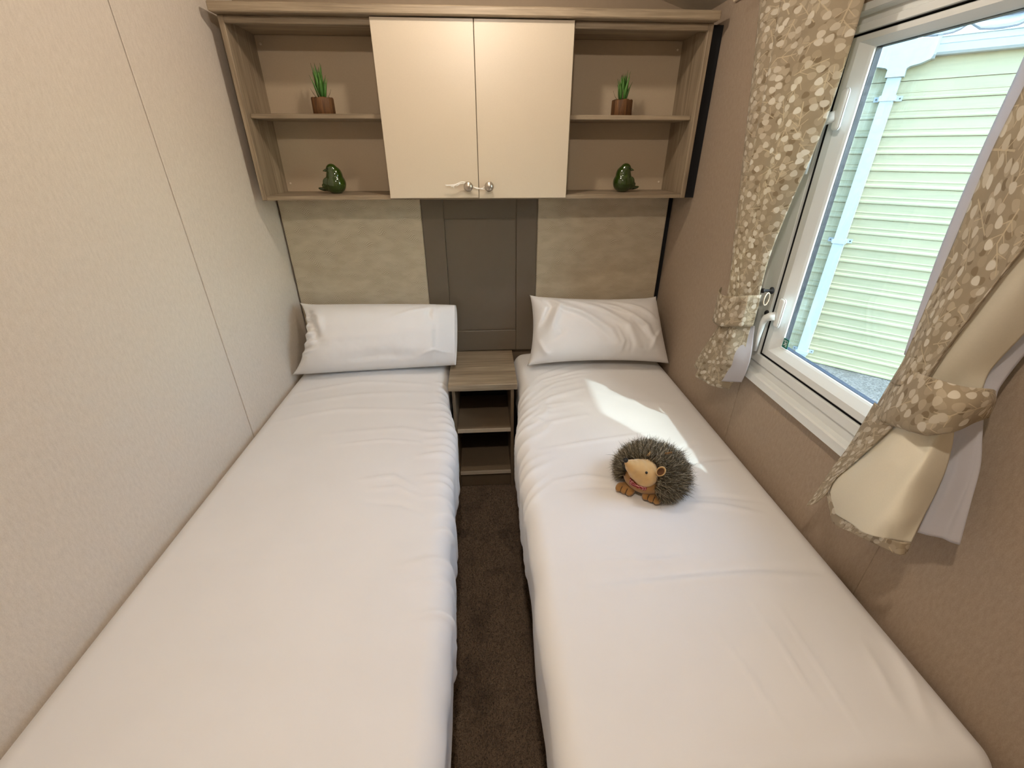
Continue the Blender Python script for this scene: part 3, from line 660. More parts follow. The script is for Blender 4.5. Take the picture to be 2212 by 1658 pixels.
# ------------------------------------------------------------------ curtains
# left curtain: rows (height, y at the wall-side edge, y at the window-side edge, x shift)
rowsL = [(1.275, 1.522, 1.080, 0), (1.10, 1.478, 1.078, 0), (.93, 1.440, 1.092, 0), (.78, 1.404, 1.135, 0), (.64, 1.378, 1.168, .002), (.54, 1.356, 1.174, .004), (.49, 1.348, 1.178, .006), (.44, 1.343, 1.180, .006), (.39, 1.342, 1.178, .003), (.32, 1.372, 1.176, 0), (.26, 1.405, 1.190, 0), (.200, 1.428, 1.212, 0)]
cl = thing('curtain', 'leaf-print beige curtain tied back on the far side of the window', 'curtain', (1.63, 1.28, .18), 'leaf-print window curtains')
R = cr(np.array(rowsL), 90); nc = 90
nc = 130; uu = np.linspace(0, 1, nc); Pg = np.zeros((90, nc, 3))
for i, (z, yl, yr, dx) in enumerate(R):
    open_ = np.clip((z-.52)/.4, 0, 1); flare = np.clip((.40-z)/.2, 0, 1)
    # plan view of the pleats: the window-side flap folds in front of the wall-side flap
    k_ = .30+.70*open_
    plan = np.array([(0, .036), (.10, .018), (.24, .012), (.34, .040), (.44, .072), (.50, .082), (.47, .066), (.41, .024), (.405, -.004), (.50, -.026), (.64, -.016), (.78, -.020), (.90, -.004), (1, .022)])
    plan[3:8, 0] = .43+(plan[3:8, 0]-.43)*k_; q_ = cr(plan, nc)
    x = 1.606+dx+q_[:, 1]*(.35+.65*k_)+(1-k_)*.030*(2*uu-1)**2-.010*flare*np.sin(uu*2*PI*1.6+.3)+.003*np.sin(uu*31+z*9)*(1-open_)
    y = yl+(yr-yl)*q_[:, 0]+.008*open_*np.sin(uu*7+z*4)*np.sin(PI*uu)
    Pg[i] = np.stack([np.minimum(x, np.where(y < 1.29, 1.670, 1.692)), y, np.full(nc, z)-.004*flare*np.sin(uu*3.0)], 1)
cloth('printed_cloth', Pg, 'print', cl, uvs=1.0)
Pl = Pg[58:, 92:].copy(); Pl[..., 0] += .012; Pl[..., 1] -= np.linspace(0, 1, Pl.shape[1])[None, :]*np.linspace(0, .034, Pl.shape[0])[:, None]; Pl[..., 2] += np.linspace(0, .045, Pl.shape[0])[:, None]*np.linspace(0, 1, Pl.shape[1])[None, :]
cloth('white_liner', Pl, 'liner', cl)
zb_ = np.linspace(.503, .408, 12); Pb = np.zeros((12, 70, 3)); uu = np.linspace(0, 1, 70)
for i, z in enumerate(zb_):
    y = 1.351+(1.172-1.351)*uu; x = 1.630-.043*np.sin(PI*np.clip(uu*.98+.01, 0, 1))**.6
    Pb[i] = np.stack([x+.02*(uu > .97), y, z+.022*(uu-.5)*0-.014*np.sin(PI*uu)+.026*uu], 1)
tb = cloth('tieback', Pb, 'print', cl, uv0=(3.1, 2.4))
rg = G().tube([(1.655+.010*math.cos(a), 1.160+.004*math.cos(a), .520+.018*math.sin(a)) for a in np.linspace(0, 2*PI, 18)], .0016, 6, False).mk('tieback_ring', 'edge_light', tb, True)
G().lathe([(.010, 0), (.010, .003), (.004, .006), (.004, .022), (.007, .026), (.007, .030)], (W-.024, 1.176, .540), 12, '-x').mk('tieback_hook', 'rubber', tb, True)

PRINT_UP = [
  [(1.640,0.705,1.049), (1.600,0.618,1.004), (1.590,0.558,0.959), (1.600,0.522,0.921)],
  [(1.625,0.693,0.983), (1.590,0.605,0.935), (1.570,0.543,0.898), (1.580,0.514,0.870)],
  [(1.610,0.684,0.886), (1.580,0.605,0.856), (1.555,0.544,0.835), (1.560,0.518,0.819)],
  [(1.605,0.674,0.768), (1.575,0.603,0.761), (1.550,0.547,0.757), (1.555,0.537,0.775)],
  [(1.600,0.667,0.656), (1.570,0.608,0.665), (1.555,0.564,0.673), (1.560,0.557,0.703)],
  [(1.600,0.664,0.569), (1.575,0.617,0.581), (1.565,0.583,0.593), (1.568,0.576,0.623)],
  [(1.600,0.667,0.512), (1.575,0.623,0.530), (1.570,0.594,0.545), (1.572,0.585,0.567)]]
LINING_UP = [
  [(1.610,0.531,0.926), (1.620,0.511,0.903), (1.650,0.506,0.884)],
  [(1.590,0.524,0.875), (1.610,0.507,0.846), (1.645,0.504,0.826)],
  [(1.570,0.528,0.821), (1.600,0.516,0.792), (1.640,0.516,0.769)],
  [(1.562,0.543,0.773), (1.595,0.533,0.742), (1.640,0.534,0.715)],
  [(1.568,0.565,0.699), (1.595,0.550,0.670), (1.640,0.551,0.644)],
  [(1.574,0.582,0.617), (1.600,0.568,0.595), (1.640,0.563,0.588)],
  [(1.578,0.592,0.561), (1.600,0.574,0.552), (1.640,0.558,0.550)]]
LINER_UP = [
  [(1.655,0.524,0.898), (1.680,0.505,0.875)], [(1.650,0.520,0.834), (1.680,0.501,0.805)], [(1.648,0.534,0.774), (1.680,0.514,0.745)],
  [(1.648,0.553,0.719), (1.680,0.530,0.689)], [(1.645,0.570,0.647), (1.675,0.553,0.638)], [(1.642,0.576,0.582), (1.668,0.559,0.565)], [(1.640,0.571,0.547), (1.660,0.550,0.541)]]
BAND = [
  [(1.615,0.677,0.548), (1.575,0.616,0.562), (1.553,0.554,0.578), (1.565,0.528,0.580), (1.600,0.523,0.578), (1.650,0.550,0.558)],
  [(1.615,0.684,0.488), (1.565,0.611,0.518), (1.540,0.542,0.546), (1.552,0.510,0.556), (1.600,0.514,0.561), (1.650,0.542,0.542)],
  [(1.615,0.690,0.435), (1.565,0.612,0.470), (1.540,0.538,0.498), (1.555,0.508,0.516), (1.600,0.517,0.527), (1.650,0.540,0.517)],
  [(1.620,0.703,0.407), (1.570,0.604,0.461), (1.550,0.534,0.490), (1.565,0.511,0.515), (1.605,0.521,0.521), (1.650,0.541,0.514)]]
PRINT_LOW = [
  [(1.610,0.690,0.457), (1.585,0.638,0.468), (1.575,0.602,0.477)], [(1.610,0.695,0.410), (1.585,0.643,0.434), (1.575,0.607,0.456)], [(1.610,0.704,0.338), (1.590,0.662,0.366), (1.580,0.633,0.390)],
  [(1.610,0.719,0.267), (1.600,0.687,0.300), (1.585,0.656,0.334)], [(1.610,0.731,0.194), (1.600,0.703,0.232), (1.590,0.682,0.274)], [(1.610,0.741,0.141), (1.605,0.718,0.169), (1.597,0.693,0.220)]]
LINING_LOW = [
  [(1.590,0.637,0.453), (1.575,0.580,0.481), (1.575,0.545,0.495), (1.600,0.538,0.498)], [(1.590,0.642,0.383), (1.565,0.574,0.443), (1.565,0.533,0.468), (1.605,0.532,0.467)],
  [(1.592,0.663,0.326), (1.555,0.571,0.400), (1.555,0.521,0.430), (1.610,0.526,0.423)], [(1.597,0.688,0.268), (1.550,0.574,0.345), (1.550,0.514,0.383), (1.610,0.521,0.372)],
  [(1.600,0.690,0.226), (1.545,0.568,0.300), (1.540,0.503,0.336), (1.600,0.512,0.334)], [(1.600,0.661,0.196), (1.545,0.560,0.260), (1.535,0.502,0.296), (1.575,0.491,0.295)]]
HEM = [
  [(1.602,0.700,0.222), (1.598,0.684,0.231)], [(1.600,0.677,0.199), (1.595,0.660,0.219)], [(1.597,0.649,0.178), (1.590,0.634,0.212)], [(1.560,0.578,0.229), (1.553,0.567,0.255)],
  [(1.545,0.529,0.260), (1.540,0.522,0.284)], [(1.532,0.471,0.294), (1.530,0.477,0.316)], [(1.548,0.472,0.296), (1.550,0.475,0.314)]]
LINER_LOW = [
  [(1.615,0.555,0.491), (1.635,0.550,0.498), (1.655,0.549,0.511)], [(1.620,0.546,0.456), (1.638,0.538,0.460), (1.655,0.534,0.476)], [(1.622,0.537,0.399), (1.640,0.521,0.406), (1.655,0.516,0.434)],
  [(1.620,0.527,0.340), (1.638,0.509,0.345), (1.652,0.498,0.371)], [(1.615,0.518,0.288), (1.632,0.496,0.296), (1.648,0.477,0.299)]]
EDGE_LINER = [
  [(1.660,0.743,1.068), (1.640,0.702,1.049)], [(1.650,0.735,0.989), (1.628,0.692,0.983)], [(1.635,0.723,0.869), (1.614,0.685,0.867)],
  [(1.622,0.707,0.751), (1.608,0.678,0.764)], [(1.612,0.689,0.657), (1.603,0.667,0.656)], [(1.605,0.672,0.568), (1.602,0.664,0.568)]]
cr_ = thing('curtain', 'leaf-print beige curtain tied back on the near side, showing its cream lining', 'curtain', (1.60, .58, .2), 'leaf-print window curtains')
def extend_top(rows, z=1.27):
    rows = [[tuple(p) for p in r] for r in rows]; top = []
    for p, q in zip(rows[0], rows[1]): top.append((min(1.665, p[0]+.02), p[1]+(p[1]-q[1])*.6-.02, z))
    return [top]+rows
def wavy(Pg, amp, fu, fv, ph=0.):
    nr, nc, _ = Pg.shape; a = np.linspace(0, 1, nc)[None, :]; b = np.linspace(0, 1, nr)[:, None]
    w = amp*np.sin(a*fu*2*PI+ph+b*fv)*np.sin(PI*a); Pg = Pg.copy(); Pg[..., 0] += w; return Pg
cloth('printed_cloth', wavy(patch(extend_top(PRINT_UP), 90, 50), .004, 1.6, 3), 'print', cr_, uv0=(5.2, .3))
cloth('lining', wavy(patch(extend_top(LINING_UP), 80, 30), .004, 1.2, 4), 'lining', cr_)
cloth('white_liner', patch(extend_top(LINER_UP), 60, 10), 'liner', cr_)
cloth('white_liner', patch(extend_top(EDGE_LINER), 60, 6), 'liner', cr_)
tb2 = cloth('tieback', patch(BAND, 24, 70), 'print', cr_, th=.002, uv0=(8.3, 1.2))
cloth('printed_cloth', patch(PRINT_LOW, 60, 24), 'print', cr_, uv0=(5.25, 1.1))
cloth('lining', wavy(patch(LINING_LOW, 70, 50), .006, 1.7, 5, .8), 'lining', cr_)
cloth('printed_hem', patch(HEM, 60, 10), 'print', cr_, th=.004, uv0=(2.2, 4.1))
cloth('white_liner', wavy(patch(LINER_LOW, 40, 24), .003, 1.5, 3), 'liner', cr_)
# curtain rail carried on the wall above both curtains
rail = thing('curtain_rail', 'white curtain rail above the window', 'curtain rail', (1.66, .9, 1.30))
G().tube([(1.652, .20, 1.298), (1.652, 1.60, 1.298)], .009, 12).mk('track', 'upvc', rail, True)
for y in (.22, .9, 1.58): box('bracket', 1.655, 1.6985, y-.008, y+.008, 1.289, 1.309, 'upvc', rail)
for y in np.concatenate([np.linspace(1.08, 1.48, 9), np.linspace(.42, .70, 6)]): G().tube([(1.652, y, 1.290), (1.652, y, 1.281)], .003, 6).mk('glider', 'rubber', rail)

# ------------------------------------------------------------------ ornaments on the shelves
def plant(cx, label, seed, tall):
    z0 = 1.0090; y0 = 1.925
    t_ = thing('potted_succulent', label, 'plant', (cx, y0, z0), 'artificial succulents in log pots')
    rs = np.random.RandomState(seed)
    n = 40; V = []; prof = [(.0005, .0), (.036, 0), (.0385, .003), (.0385, .050), (.037, .0525), (.031, .0525), (.030, .047), (.0005, .046)]
    g_ = G().lathe(prof, (cx, y0, z0), n)
    g_.v = [((p[0]-cx)*(1+.035*math.sin(3*math.atan2(p[1]-y0, p[0]-cx)+seed)+.02*math.sin(7*math.atan2(p[1]-y0, p[0]-cx)))+cx, (p[1]-y0)*(1+.03*math.sin(2*math.atan2(p[1]-y0, p[0]-cx)))+y0, p[2]+(.002*math.sin(5*p[0]*200) if p[2] > z0+.05 else 0)) for p in g_.v]
    pot = g_.mk('log_pot', 'bark', t_, True)
    soil = G().lathe([(.0005, .0475), (.0295, .0475), (.022, .053), (.010, .056), (.0005, .057)], (cx, y0, z0), 20).mk('moss', 'foam', t_, True)
    for k in range(18):
        az = k*2.399+rs.uniform(-.2, .2); ring_ = k/17.
        L = (.050+.056*(1-ring_)**.7)*tall*rs.uniform(.85, 1.1); lean = .14+.62*ring_**1.2; wdt = .0084*(.75+.4*(1-ring_))
        if k >= 15: L *= .95; lean = 1.0; wdt = .0022
        pts = []; NS = 9
        for s in np.linspace(0, 1, NS):
            out = .004+.010*ring_+L*lean*(.35*s+.35*s*s)*.7; zz = .050+L*(s*(1-.20*lean*s))
            if k >= 15: out = .008+.030*s**.8; zz = .052+.030*s**2
            pts.append(Vector((cx+math.cos(az)*out, y0+math.sin(az)*out, z0+zz)))
        side = Vector((-math.sin(az), math.cos(az), 0)); outd = Vector((math.cos(az), math.sin(az), 0)); V = []; C_ = []
        dk = rs.uniform(.7, 1.1)
        for i, p in enumerate(pts):
            s = i/(NS-1); w = wdt*(1-s**2.2)*(.75+.6*math.sin(PI*min(1, s*1.3)))+.0003
            th = w*.45
            for a in (-1, 0, 1, 0):
                pass
            V += [p-side*w+outd*-.0008, p+outd*th, p+side*w+outd*-.0008, p-outd*th]
            a = np.array([.035, .13, .018]); b = np.array([.10, .26, .035])
            c = (a*(1-s)+b*s)*dk
            if k >= 15: c = np.array([.26, .22, .13])*(.5+.6*s)
            elif s > .90: c = np.array([.14, .10, .05])
            C_ += [(*c, 1)]*4
        F = []
        for i in range(NS-1):
            for q in range(4): F.append((i*4+q, i*4+(q+1) % 4, (i+1)*4+(q+1) % 4, (i+1)*4+q))
        F += [(3, 2, 1, 0), tuple((NS-1)*4+q for q in range(4))]
        mk('leaf', V, F, 'leaf', t_, True, cols=C_)
plant(.292, 'small spiky green succulent in a log pot on the upper shelf by the cream wall', 4, 1.05)
plant(1.397, 'small spiky green succulent in a log pot on the upper shelf by the window wall', 9, .95)
def bird(cx, dirx, label):
    """plump glazed bird; dirx = side the beak and the tail point to"""
    z0, y0 = .745, 1.920
    t_ = thing('ceramic_bird', label, 'ornament', (cx, y0, z0), 'green ceramic birds')
    q = dirx; rx = lambda d, ax='Y': Matrix.Rotation(math.radians(d), 3, ax)
    def flat(V):
        out = []
        for p in V:
            p = p.copy(); p.z = max(p.z, z0+.0002); out.append(p)
        return out
    body = blob('body', [((cx-q*.008, y0, z0+.036), (.0405, .037, .039), None), ((cx-q*.009, y0, z0+.060), (.031, .029, .037), rx(q*-10)), ((cx-q*.003, y0-.002, z0+.083), (.0220, .0215, .0225), None),
                         ((cx+q*.016, y0+.004, z0+.032), (.026, .026, .027), rx(q*-30)), ((cx+q*.044, y0+.006, z0+.0150), (.020, .010, .0062), rx(q*-12))], 'bird', t_, .0020, 5, flat)
    bk = G().tube([(cx+q*.014, y0-.006, z0+.083), (cx+q*.022, y0-.009, z0+.0815), (cx+q*.029, y0-.011, z0+.0795)], [.0062, .0042, .0006], 10).mk('beak', 'bird', t_, True)
    w = blob('wing', [((cx+q*.014, y0-.022, z0+.040), (.019, .008, .019), rx(q*-35)), ((cx+q*.026, y0-.018, z0+.026), (.015, .007, .011), rx(q*-35))], 'bird', t_, .0018, 3)
    f = G()
    for i in range(4): f.tube([(cx+q*(.002+.007*i), y0-.0300+.0016*i, z0+.046-.005*i), (cx+q*(.011+.007*i), y0-.0300+.0018*i, z0+.033-.003*i), (cx+q*(.021+.006*i), y0-.0255+.001*i, z0+.023)], .0012, 6)
    f.mk('wing_feathers', 'bird', w, True)
    G().lathe([(.0026, -.001), (.0024, .0012), (.0004, .002)], (cx+q*.006, y0-.0225, z0+.088), 10, '-y').mk('eye', 'nose', t_, True)
bird(.280, -1, 'glossy dark green ceramic bird on the lower shelf by the cream wall')
bird(1.440, 1, 'glossy dark green ceramic bird on the lower shelf by the window wall')

# ------------------------------------------------------------------ toy hedgehog on the right bed
hx, hy, hz = 1.312, .976, .0190
fd = Vector((-.62, -.78, 0)).normalized(); sd_ = Vector((fd.y, -fd.x, 0))      # facing, and its right-hand side (towards the camera's left)
sd_ = Vector((-fd.y, fd.x, 0))                                              # its left-hand side (to the right in the picture)
HB = Matrix(((fd.x, sd_.x, 0), (fd.y, sd_.y, 0), (0, 0, 1)))
def H(f, s, u): p = HB @ Vector((f, s, u)); return (hx+p.x, hy+p.y, hz+p.z)
hg = thing('toy_hedgehog', 'plush toy hedgehog with shaggy brown fur sitting on the right duvet', 'soft toy', (hx, hy, hz))
def hflat(V):
    for p in V: p.z = max(p.z, hz+.001)
    return V
body = blob('body', [(H(-.010, .006, .052), (.080, .092, .060), HB), (H(.012, 0, .045), (.068, .074, .050), HB)], 'suede_dark', hg, .004, 3, hflat)
hd = HB @ Matrix.Rotation(math.radians(-44), 3, 'Z') @ Matrix.Rotation(math.radians(-36), 3, 'Y')
# head: broad cheeks tapering to a raised snout, turned to one side
hdir = (hd @ Vector((1, 0, 0))).normalized(); hc = Vector(H(.054, -.004, .094))
hs = (hd @ Vector((0, 1, 0))).normalized(); hu = (hd @ Vector((0, 0, 1))).normalized()
KS = 1.22
def A(f, s, u): return tuple(hc+hdir*f*KS+hs*s*KS+hu*u*KS)
head = blob('head', [(A(-.012, 0, 0), (0.0415, 0.0488, 0.0439), hd), (A(.010, 0, -.002), (0.0366, 0.0390, 0.0354), hd), (A(.030, 0, -.002), (0.0293, 0.0281, 0.0244), hd), (A(.045, 0, 0), (0.0220, 0.0177, 0.0152), hd), (A(.056, 0, .001), (0.0134, 0.0110, 0.0098), hd)], 'suede', hg, .003, 5)
nose = G().lathe([(.0005, -.0075), (.005, -.006), (.0075, -.002), (.0078, .002), (.0055, .006), (.0005, .0078)], A(.068, 0, .005), 16).mk('nose', 'nose', hg, True)
g = G(); smooth_tube(g, [A(.0675, 0, -.002), A(.0665, 0, -.008), A(.0625, 0, -.0125)], .0013); smooth_tube(g, [A(.0615, -.008, -.0105), A(.0635, -.003, -.0115), A(.0625, 0, -.0125), A(.059, .005, -.0145), A(.052, .011, -.0165)], .0013)
g.mk('mouth_stitching', 'nose', hg, True)
for s in (-1, 1):
    g = G(); c = A(.014, s*.0285, .0125); n = Vector(A(.018, s*.05, .024))-Vector(A(0, 0, 0)); n.normalize()
    bm = bmesh.new(); bmesh.ops.create_uvsphere(bm, u_segments=14, v_segments=10, radius=.0042, matrix=Matrix.Translation(c)); g.bm(bm); bm.free(); g.mk('eye', 'nose', hg, True)
    # cupped ear: shell with a dark inside
    ec = Vector(A(-.016, s*.034, .032)); en = (hdir*.75+hs*(s*.55)+hu*.1).normalized(); e1 = (hu-en*hu.dot(en)).normalized(); e2 = en.cross(e1)
    V = []; F = []; nr_, ns_ = 6, 20
    for i in range(nr_):
        rr = i/(nr_-1)
        for k in range(ns_):
            a = 2*PI*k/ns_; px = .0125*rr*math.cos(a); py = .0165*rr*math.sin(a)
            V.append(ec+e2*px+e1*(py+.006)+en*(.009*rr*rr))
    F = [(i*ns_+k, i*ns_+(k+1) % ns_, (i+1)*ns_+(k+1) % ns_, (i+1)*ns_+k) for i in range(nr_-1) for k in range(ns_)]
    ear = mk('ear', V, F, 'suede', hg, True); md = ear.modifiers.new('thickness', 'SOLIDIFY'); md.thickness = .003; md.offset = 0
    V2 = [p+en*.0022-(p-ec)*.22 for p in V]; mk('ear_lining', V2, F, 'ear_in', ear, True)
# feet with stitched toes
for s, f0 in ((-1, .074), (1, .062)):
    ft = blob('foot', [(H(f0-.004, s*.044+k*.0185, .0105), (.024, .0135, .0105), HB) for k in (-1, 0, 1)]+[(H(f0-.018, s*.042, .010), (.022, .028, .010), HB)], 'suede_dark', hg, .0025, 2, hflat)
    g = G()
    for k in (-.5, .5): g.tube([H(f0+.0165, s*.044+k*.0185, .008), H(f0+.013, s*.044+k*.0185, .0175), H(f0+.002, s*.044+k*.0185, .0205)], .0010, 6)
    g.mk('toe_stitching', 'nose', ft, True)
# bow tie under the chin
bw = thing; kc = Vector(H(.0800, .000, .050)); b1 = (sd_*.93+Vector((0, 0, -.10))+fd*-.12).normalized(); b2 = Vector((0, 0, 1)); b3 = fd
g = G()
for s in (-1, 1):
    V = []; NS = 10
    for i in range(NS):
        q = i/(NS-1); hgt = .004+.0085*q**.8; th = .004+.003*math.sin(PI*q); cpt = kc+b1*(s*(.003+.030*q))-b3*(.012*q*q)
        for a in range(10):
            an = 2*PI*a/10; V.append(cpt+b2*(hgt*math.sin(an))+b3*(th*math.cos(an)))
    F = [(i*10+k, i*10+(k+1) % 10, (i+1)*10+(k+1) % 10, (i+1)*10+k) for i in range(NS-1) for k in range(10)]+[tuple(range(10))[::-1], tuple((NS-1)*10+k for k in range(10))]
    g.add(V, F)
bm = bmesh.new(); bmesh.ops.create_uvsphere(bm, u_segments=12, v_segments=8, radius=1, matrix=Matrix.Translation(kc+b3*.002) @ Matrix.Diagonal((.0065, .0065, .0055, 1))); g.bm(bm); bm.free()
g.mk('bow_tie', 'gingham', hg, True)
g = G(); g.box(-.0115, .0115, -.0008, .0008, -.004, .004, .0003)
tgm = Matrix.Translation(Vector(H(-.028, .050, .138))) @ Matrix.Rotation(math.radians(-8), 4, 'Y')
g.v = [tuple(tgm @ Vector(p)) for p in g.v]; g.mk('care_tag', 'suede_dark', hg)
# shaggy fur over the back and sides and round the face, combed backward
NF = 15000; rs = np.random.RandomState(5); V = np.zeros((NF*7, 3)); C_ = np.zeros((NF*7, 4)); F = []; k = 0
RX, RY, RZ = .085, .098, .068
while k < NF:
    n = rs.normal(size=3); n /= np.linalg.norm(n)
    f_, s_, u_ = n[0]*RX-.012, n[1]*RY+.008, n[2]*RZ+.052
    if u_ < .006: continue
    # leave the belly and the face bare: an opening on the front, wide at the chest
    if n[0] > .28 and abs(s_+.004) < .050+.010*(u_ < .05) and u_ < .104: continue
    if n[0] > .45 and u_ < .125 and abs(s_) < .030: continue
    root = np.array(H(f_, s_, u_)); nn_ = np.array(HB @ Vector((n[0]/RX, n[1]/RY, n[2]/RZ)).normalized()); back = -np.array(fd)
    dirv = nn_*.62+back*.45+np.array([0, 0, .10])+rs.normal(size=3)*.34
    fringe = n[0] > .15
    if fringe: dirv = nn_*.8+np.array([0, 0, .25])+np.array(sd_)*np.sign(s_)*.4+rs.normal(size=3)*.28
    dirv /= np.linalg.norm(dirv); L = rs.uniform(.022, .054)*(1.0 if not fringe else .85); w = rs.uniform(.0006, .0011)
    sidev = np.cross(dirv, rs.normal(size=3)); sidev /= np.linalg.norm(sidev)
    g1 = root+dirv*L*.5; g2 = root+dirv*L*.8+np.array([0, 0, -.18])*L*.5+back*L*.12; tip = root+dirv*L*1.0+np.array([0, 0, -.4])*L*.55+back*L*.25+rs.normal(size=3)*L*.16
    b = k*7
    for i, (p, ww) in enumerate(((root, w), (g1, w*.9), (g2, w*.6))): V[b+2*i] = p-sidev*ww; V[b+2*i+1] = p+sidev*ww
    V[b+6] = tip
    tone = rs.uniform(.6, 1.15); light = rs.uniform() < .42
    root_c = np.array([.030, .022, .012])*tone; mid_c = (np.array([.130, .108, .062]) if not light else np.array([.30, .25, .16]))*tone; tip_c = (np.array([.070, .055, .034]) if not light else np.array([.34, .29, .20]))*tone
    C_[b:b+2, :3] = root_c; C_[b+2:b+4, :3] = mid_c; C_[b+4:b+7, :3] = tip_c; C_[b:b+7, 3] = 1
    F += [(b, b+1, b+3, b+2), (b+2, b+3, b+5, b+4), (b+4, b+5, b+6)]; k += 1
V[:, 2] = np.maximum(V[:, 2], hz+.001)
fur = mk('fur', V, F, 'fur', hg, True, cols=C_); fur['kind'] = 'stuff'
hg.scale = (.86, .86, .86)
under = blob('fur_backing', [(H(-.014, .008, .053), (.082, .094, .063), HB)], plain('fur_backing', (62, 50, 32), .9), hg, .005, 2, hflat)
bmx = bmesh.new(); bmx.from_mesh(under.data)
kill = []
for v_ in bmx.verts:
    p = HB.transposed() @ (v_.co)
    if p.x > .030 and abs(p.y+.004) < .066 and p.z < .104: kill.append(v_)
bmesh.ops.delete(bmx, geom=kill, context='VERTS'); bmx.to_mesh(under.data); bmx.free()

# ------------------------------------------------------------------ carpet pile in the gap
NP = 26000; rs = np.random.RandomState(2); V = np.zeros((NP*3, 3)); F = [(3*i, 3*i+1, 3*i+2) for i in range(NP)]
px = rs.uniform(.700, 1.005, NP); py = rs.uniform(.33, 1.69, NP); a = rs.uniform(0, 2*PI, NP); h = rs.uniform(.004, .008, NP); w = rs.uniform(.0012, .0022, NP)
V[0::3] = np.stack([px-np.cos(a)*w, py-np.sin(a)*w, np.full(NP, F0)], 1); V[1::3] = np.stack([px+np.cos(a)*w, py+np.sin(a)*w, np.full(NP, F0)], 1)
V[2::3] = np.stack([px+rs.normal(size=NP)*.003, py+rs.normal(size=NP)*.003, F0+h], 1)
pile = mk('carpet_pile', V, F, 'carpet', floor); pile['kind'] = 'stuff'

# ------------------------------------------------------------------ outside: the neighbouring caravan
a0 = math.radians(44); nrm = Vector((-math.sin(a0), -math.cos(a0), 0)); tdir = Vector((-math.cos(a0), math.sin(a0), 0))
foot = Vector((.8535+5.14*math.sin(a0), 5.14*math.cos(a0), 0)); GZ = -1.03
def O(t, d, z): p = foot+tdir*t+nrm*d; return (p.x, p.y, z)
gr = G().box(-30, 40, -30, 40, GZ-.3, GZ, 0).mk('ground', 'ground'); tag(gr, 'grey gravel ground with moss outside the window', kind='structure')
nb = thing('neighbouring_caravan', 'cream ribbed caravan side with white gutter seen through the window', 'caravan', O(0, 0, GZ))
T0, T1 = -4.5, 3.2
def strip(poly):                               # poly of (d, z) swept along t
    n = len(poly); V = [O(T0, d, z) for d, z in poly]+[O(T1, d, z) for d, z in poly]
    F = [(i, (i+1) % n, n+(i+1) % n, n+i) for i in range(n)]+[tuple(range(n))[::-1], tuple(range(n, 2*n))]
    return V, F
z = GZ+.005; k = 0; h_ = .1265; joints = {4, 5+0}
while z < 1.29:
    d0 = .0 if k not in (5, 9) else .004
    V, F = strip([(-.05, z+.001), (.012+d0, z+.001), (.014+d0, z+.010), (.012+d0, z+.022), (.003+d0, z+.028), (.003+d0, z+.046), (.006+d0, z+.049), (.006+d0, z+.056), (.002+d0, z+.060), (.001+d0, z+h_-.002), (-.05, z+h_-.002)])
    fixn(mk('cladding_board', V, F, 'clad', nb)); z += h_; k += 1
V, F = strip([(-.05, z+.001), (.010, z+.001), (.008, z+.03), (.002, 1.60), (-.05, 1.60)]); fixn(mk('fascia_board', V, F, 'clad', nb))
V, F = strip([(-.052, GZ), (-.3, GZ), (-.3, 1.6), (-.052, 1.6)]); fixn(mk('wall_core', V, F, 'clad', nb))
V, F = strip([(.004, 1.520), (.085, 1.520), (.100, 1.535), (.104, 1.580), (.108, 1.585), (.110, 1.620), (.118, 1.624), (.118, 1.630), (.104, 1.630), (.098, 1.545), (.080, 1.532), (.020, 1.532), (.016, 1.630), (.004, 1.630)])
gut = fixn(mk('gutter', V, F, 'gutter', nb))
for t in (.61, .20, -.9, -2.0):
    V = []
    for tt_ in (t-.014, t+.014): V += [O(tt_, d, z) for d, z in ((.003, 1.500), (.090, 1.500), (.108, 1.524), (.118, 1.632), (.124, 1.637), (.100, 1.641), (.003, 1.637))]
    F = [(i, (i+1) % 7, 7+(i+1) % 7, 7+i) for i in range(7)]+[tuple(range(7))[::-1], tuple(range(7, 14))]; fixn(mk('gutter_clip', V, F, 'gutter', gut))
tp = .388
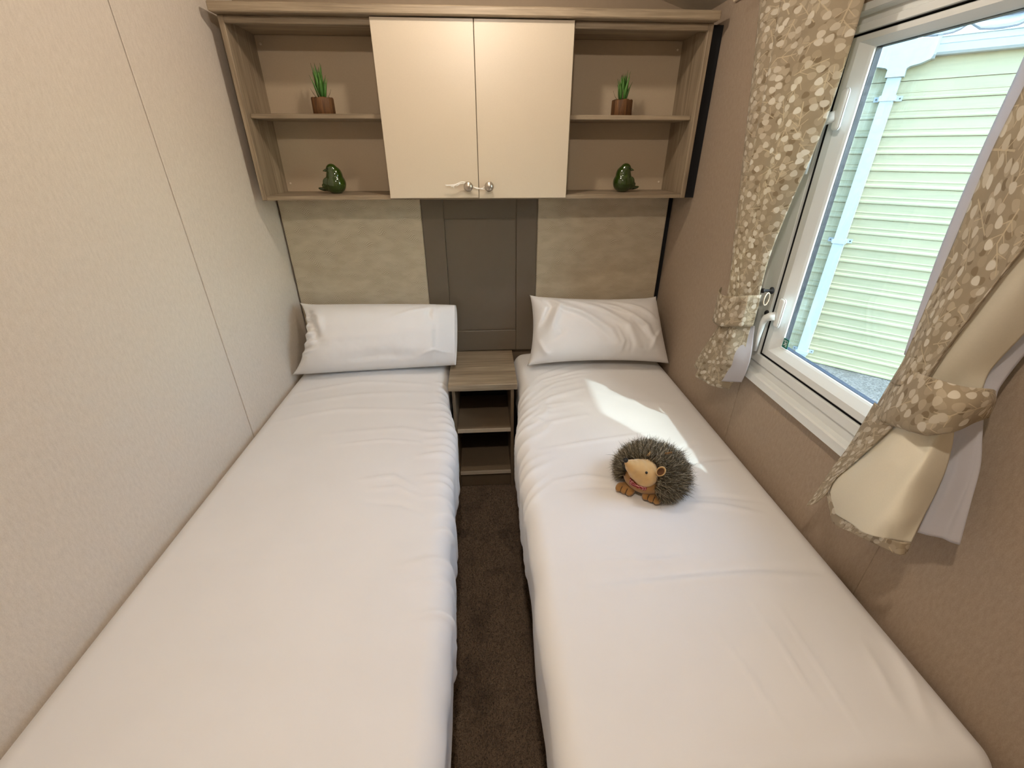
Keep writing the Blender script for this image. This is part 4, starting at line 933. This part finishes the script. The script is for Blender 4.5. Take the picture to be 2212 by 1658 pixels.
# outlet hopper: flared from the gutter down to the pipe
V = []; prof = [(1.626, .19), (1.52, .19), (1.497, .18), (1.474, .13), (1.462, .075), (1.45, .058), (1.40, .058)]
poly = [(s*hw_, zz) for s in (1,) for zz, hw_ in prof]
pts = [(tp-hw_, zz) for zz, hw_ in prof]+[(tp+hw_, zz) for zz, hw_ in reversed(prof)]
n = len(pts); V = [O(t, .022, zz) for t, zz in pts]+[O(t, .122, zz) for t, zz in pts]
F = [(i, (i+1) % n, n+(i+1) % n, n+i) for i in range(n)]+[tuple(range(n))[::-1], tuple(range(n, 2*n))]
fixn(mk('gutter_outlet', V, F, 'gutter', gut))
def obx(name, t0, t1, d0, d1, z0, z1, mat, parent):
    V = [O(t, d, z) for z in (z0, z1) for t, d in ((t0, d0), (t1, d0), (t1, d1), (t0, d1))]
    return fixn(mk(name, V, [(0, 1, 2, 3), (7, 6, 5, 4), (0, 4, 5, 1), (1, 5, 6, 2), (2, 6, 7, 3), (3, 7, 4, 0)], mat, parent))
dp = obx('downpipe', tp-.043, tp+.043, .020, .105, GZ+.06, 1.41, 'gutter', nb)
for zc_ in (1.262, .175, -.915):
    c = G()
    for a, b, d in ((tp-.092, tp+.092, (.016, .024)), (tp-.054, tp+.054, (.018, .112))):
        V = [O(t, dd, zz) for zz in (zc_-.018, zc_+.018) for t, dd in ((a, d[0]), (b, d[0]), (b, d[1]), (a, d[1]))]
        c.add(V, [(0, 1, 2, 3), (7, 6, 5, 4), (0, 4, 5, 1), (1, 5, 6, 2), (2, 6, 7, 3), (3, 7, 4, 0)])
    cl_ = fixn(c.mk('pipe_clip', 'gutter', dp))
    for t in (tp-.076, tp+.076):
        V = [O(t+.006*math.cos(q), .026, zc_+.006*math.sin(q)) for q in np.linspace(0, 2*PI, 9)[:-1]]; mk('screw', V, [tuple(range(8))], 'rubber', cl_)
# pantile-profile roof: three overlapping courses
for c in range(5):
    nt, nd = 260, 6; V = []
    for j in range(nd):
        for i in range(nt):
            t = T0+(T1-T0)*i/(nt-1); ph = (t/.325) % 1.0
            wv = .038*(math.sin(PI*min(1, ph/.36))**1.0 if ph < .36 else -.20*math.sin(PI*(ph-.36)/.64))
            run = .36*c+.40*j/(nd-1)
            V.append(O(t, .112-run, 1.640+.36*run+wv-.010+.030*(1-j/(nd-1))))
    o = mk('roof_tile_course', V, grid_faces(nd, nt), 'roof', nb, True); md = o.modifiers.new('thickness', 'SOLIDIFY'); md.thickness = .022; md.offset = 1
print('objects', len(bpy.data.objects), 'faces', sum(len(m.polygons) for m in bpy.data.meshes))
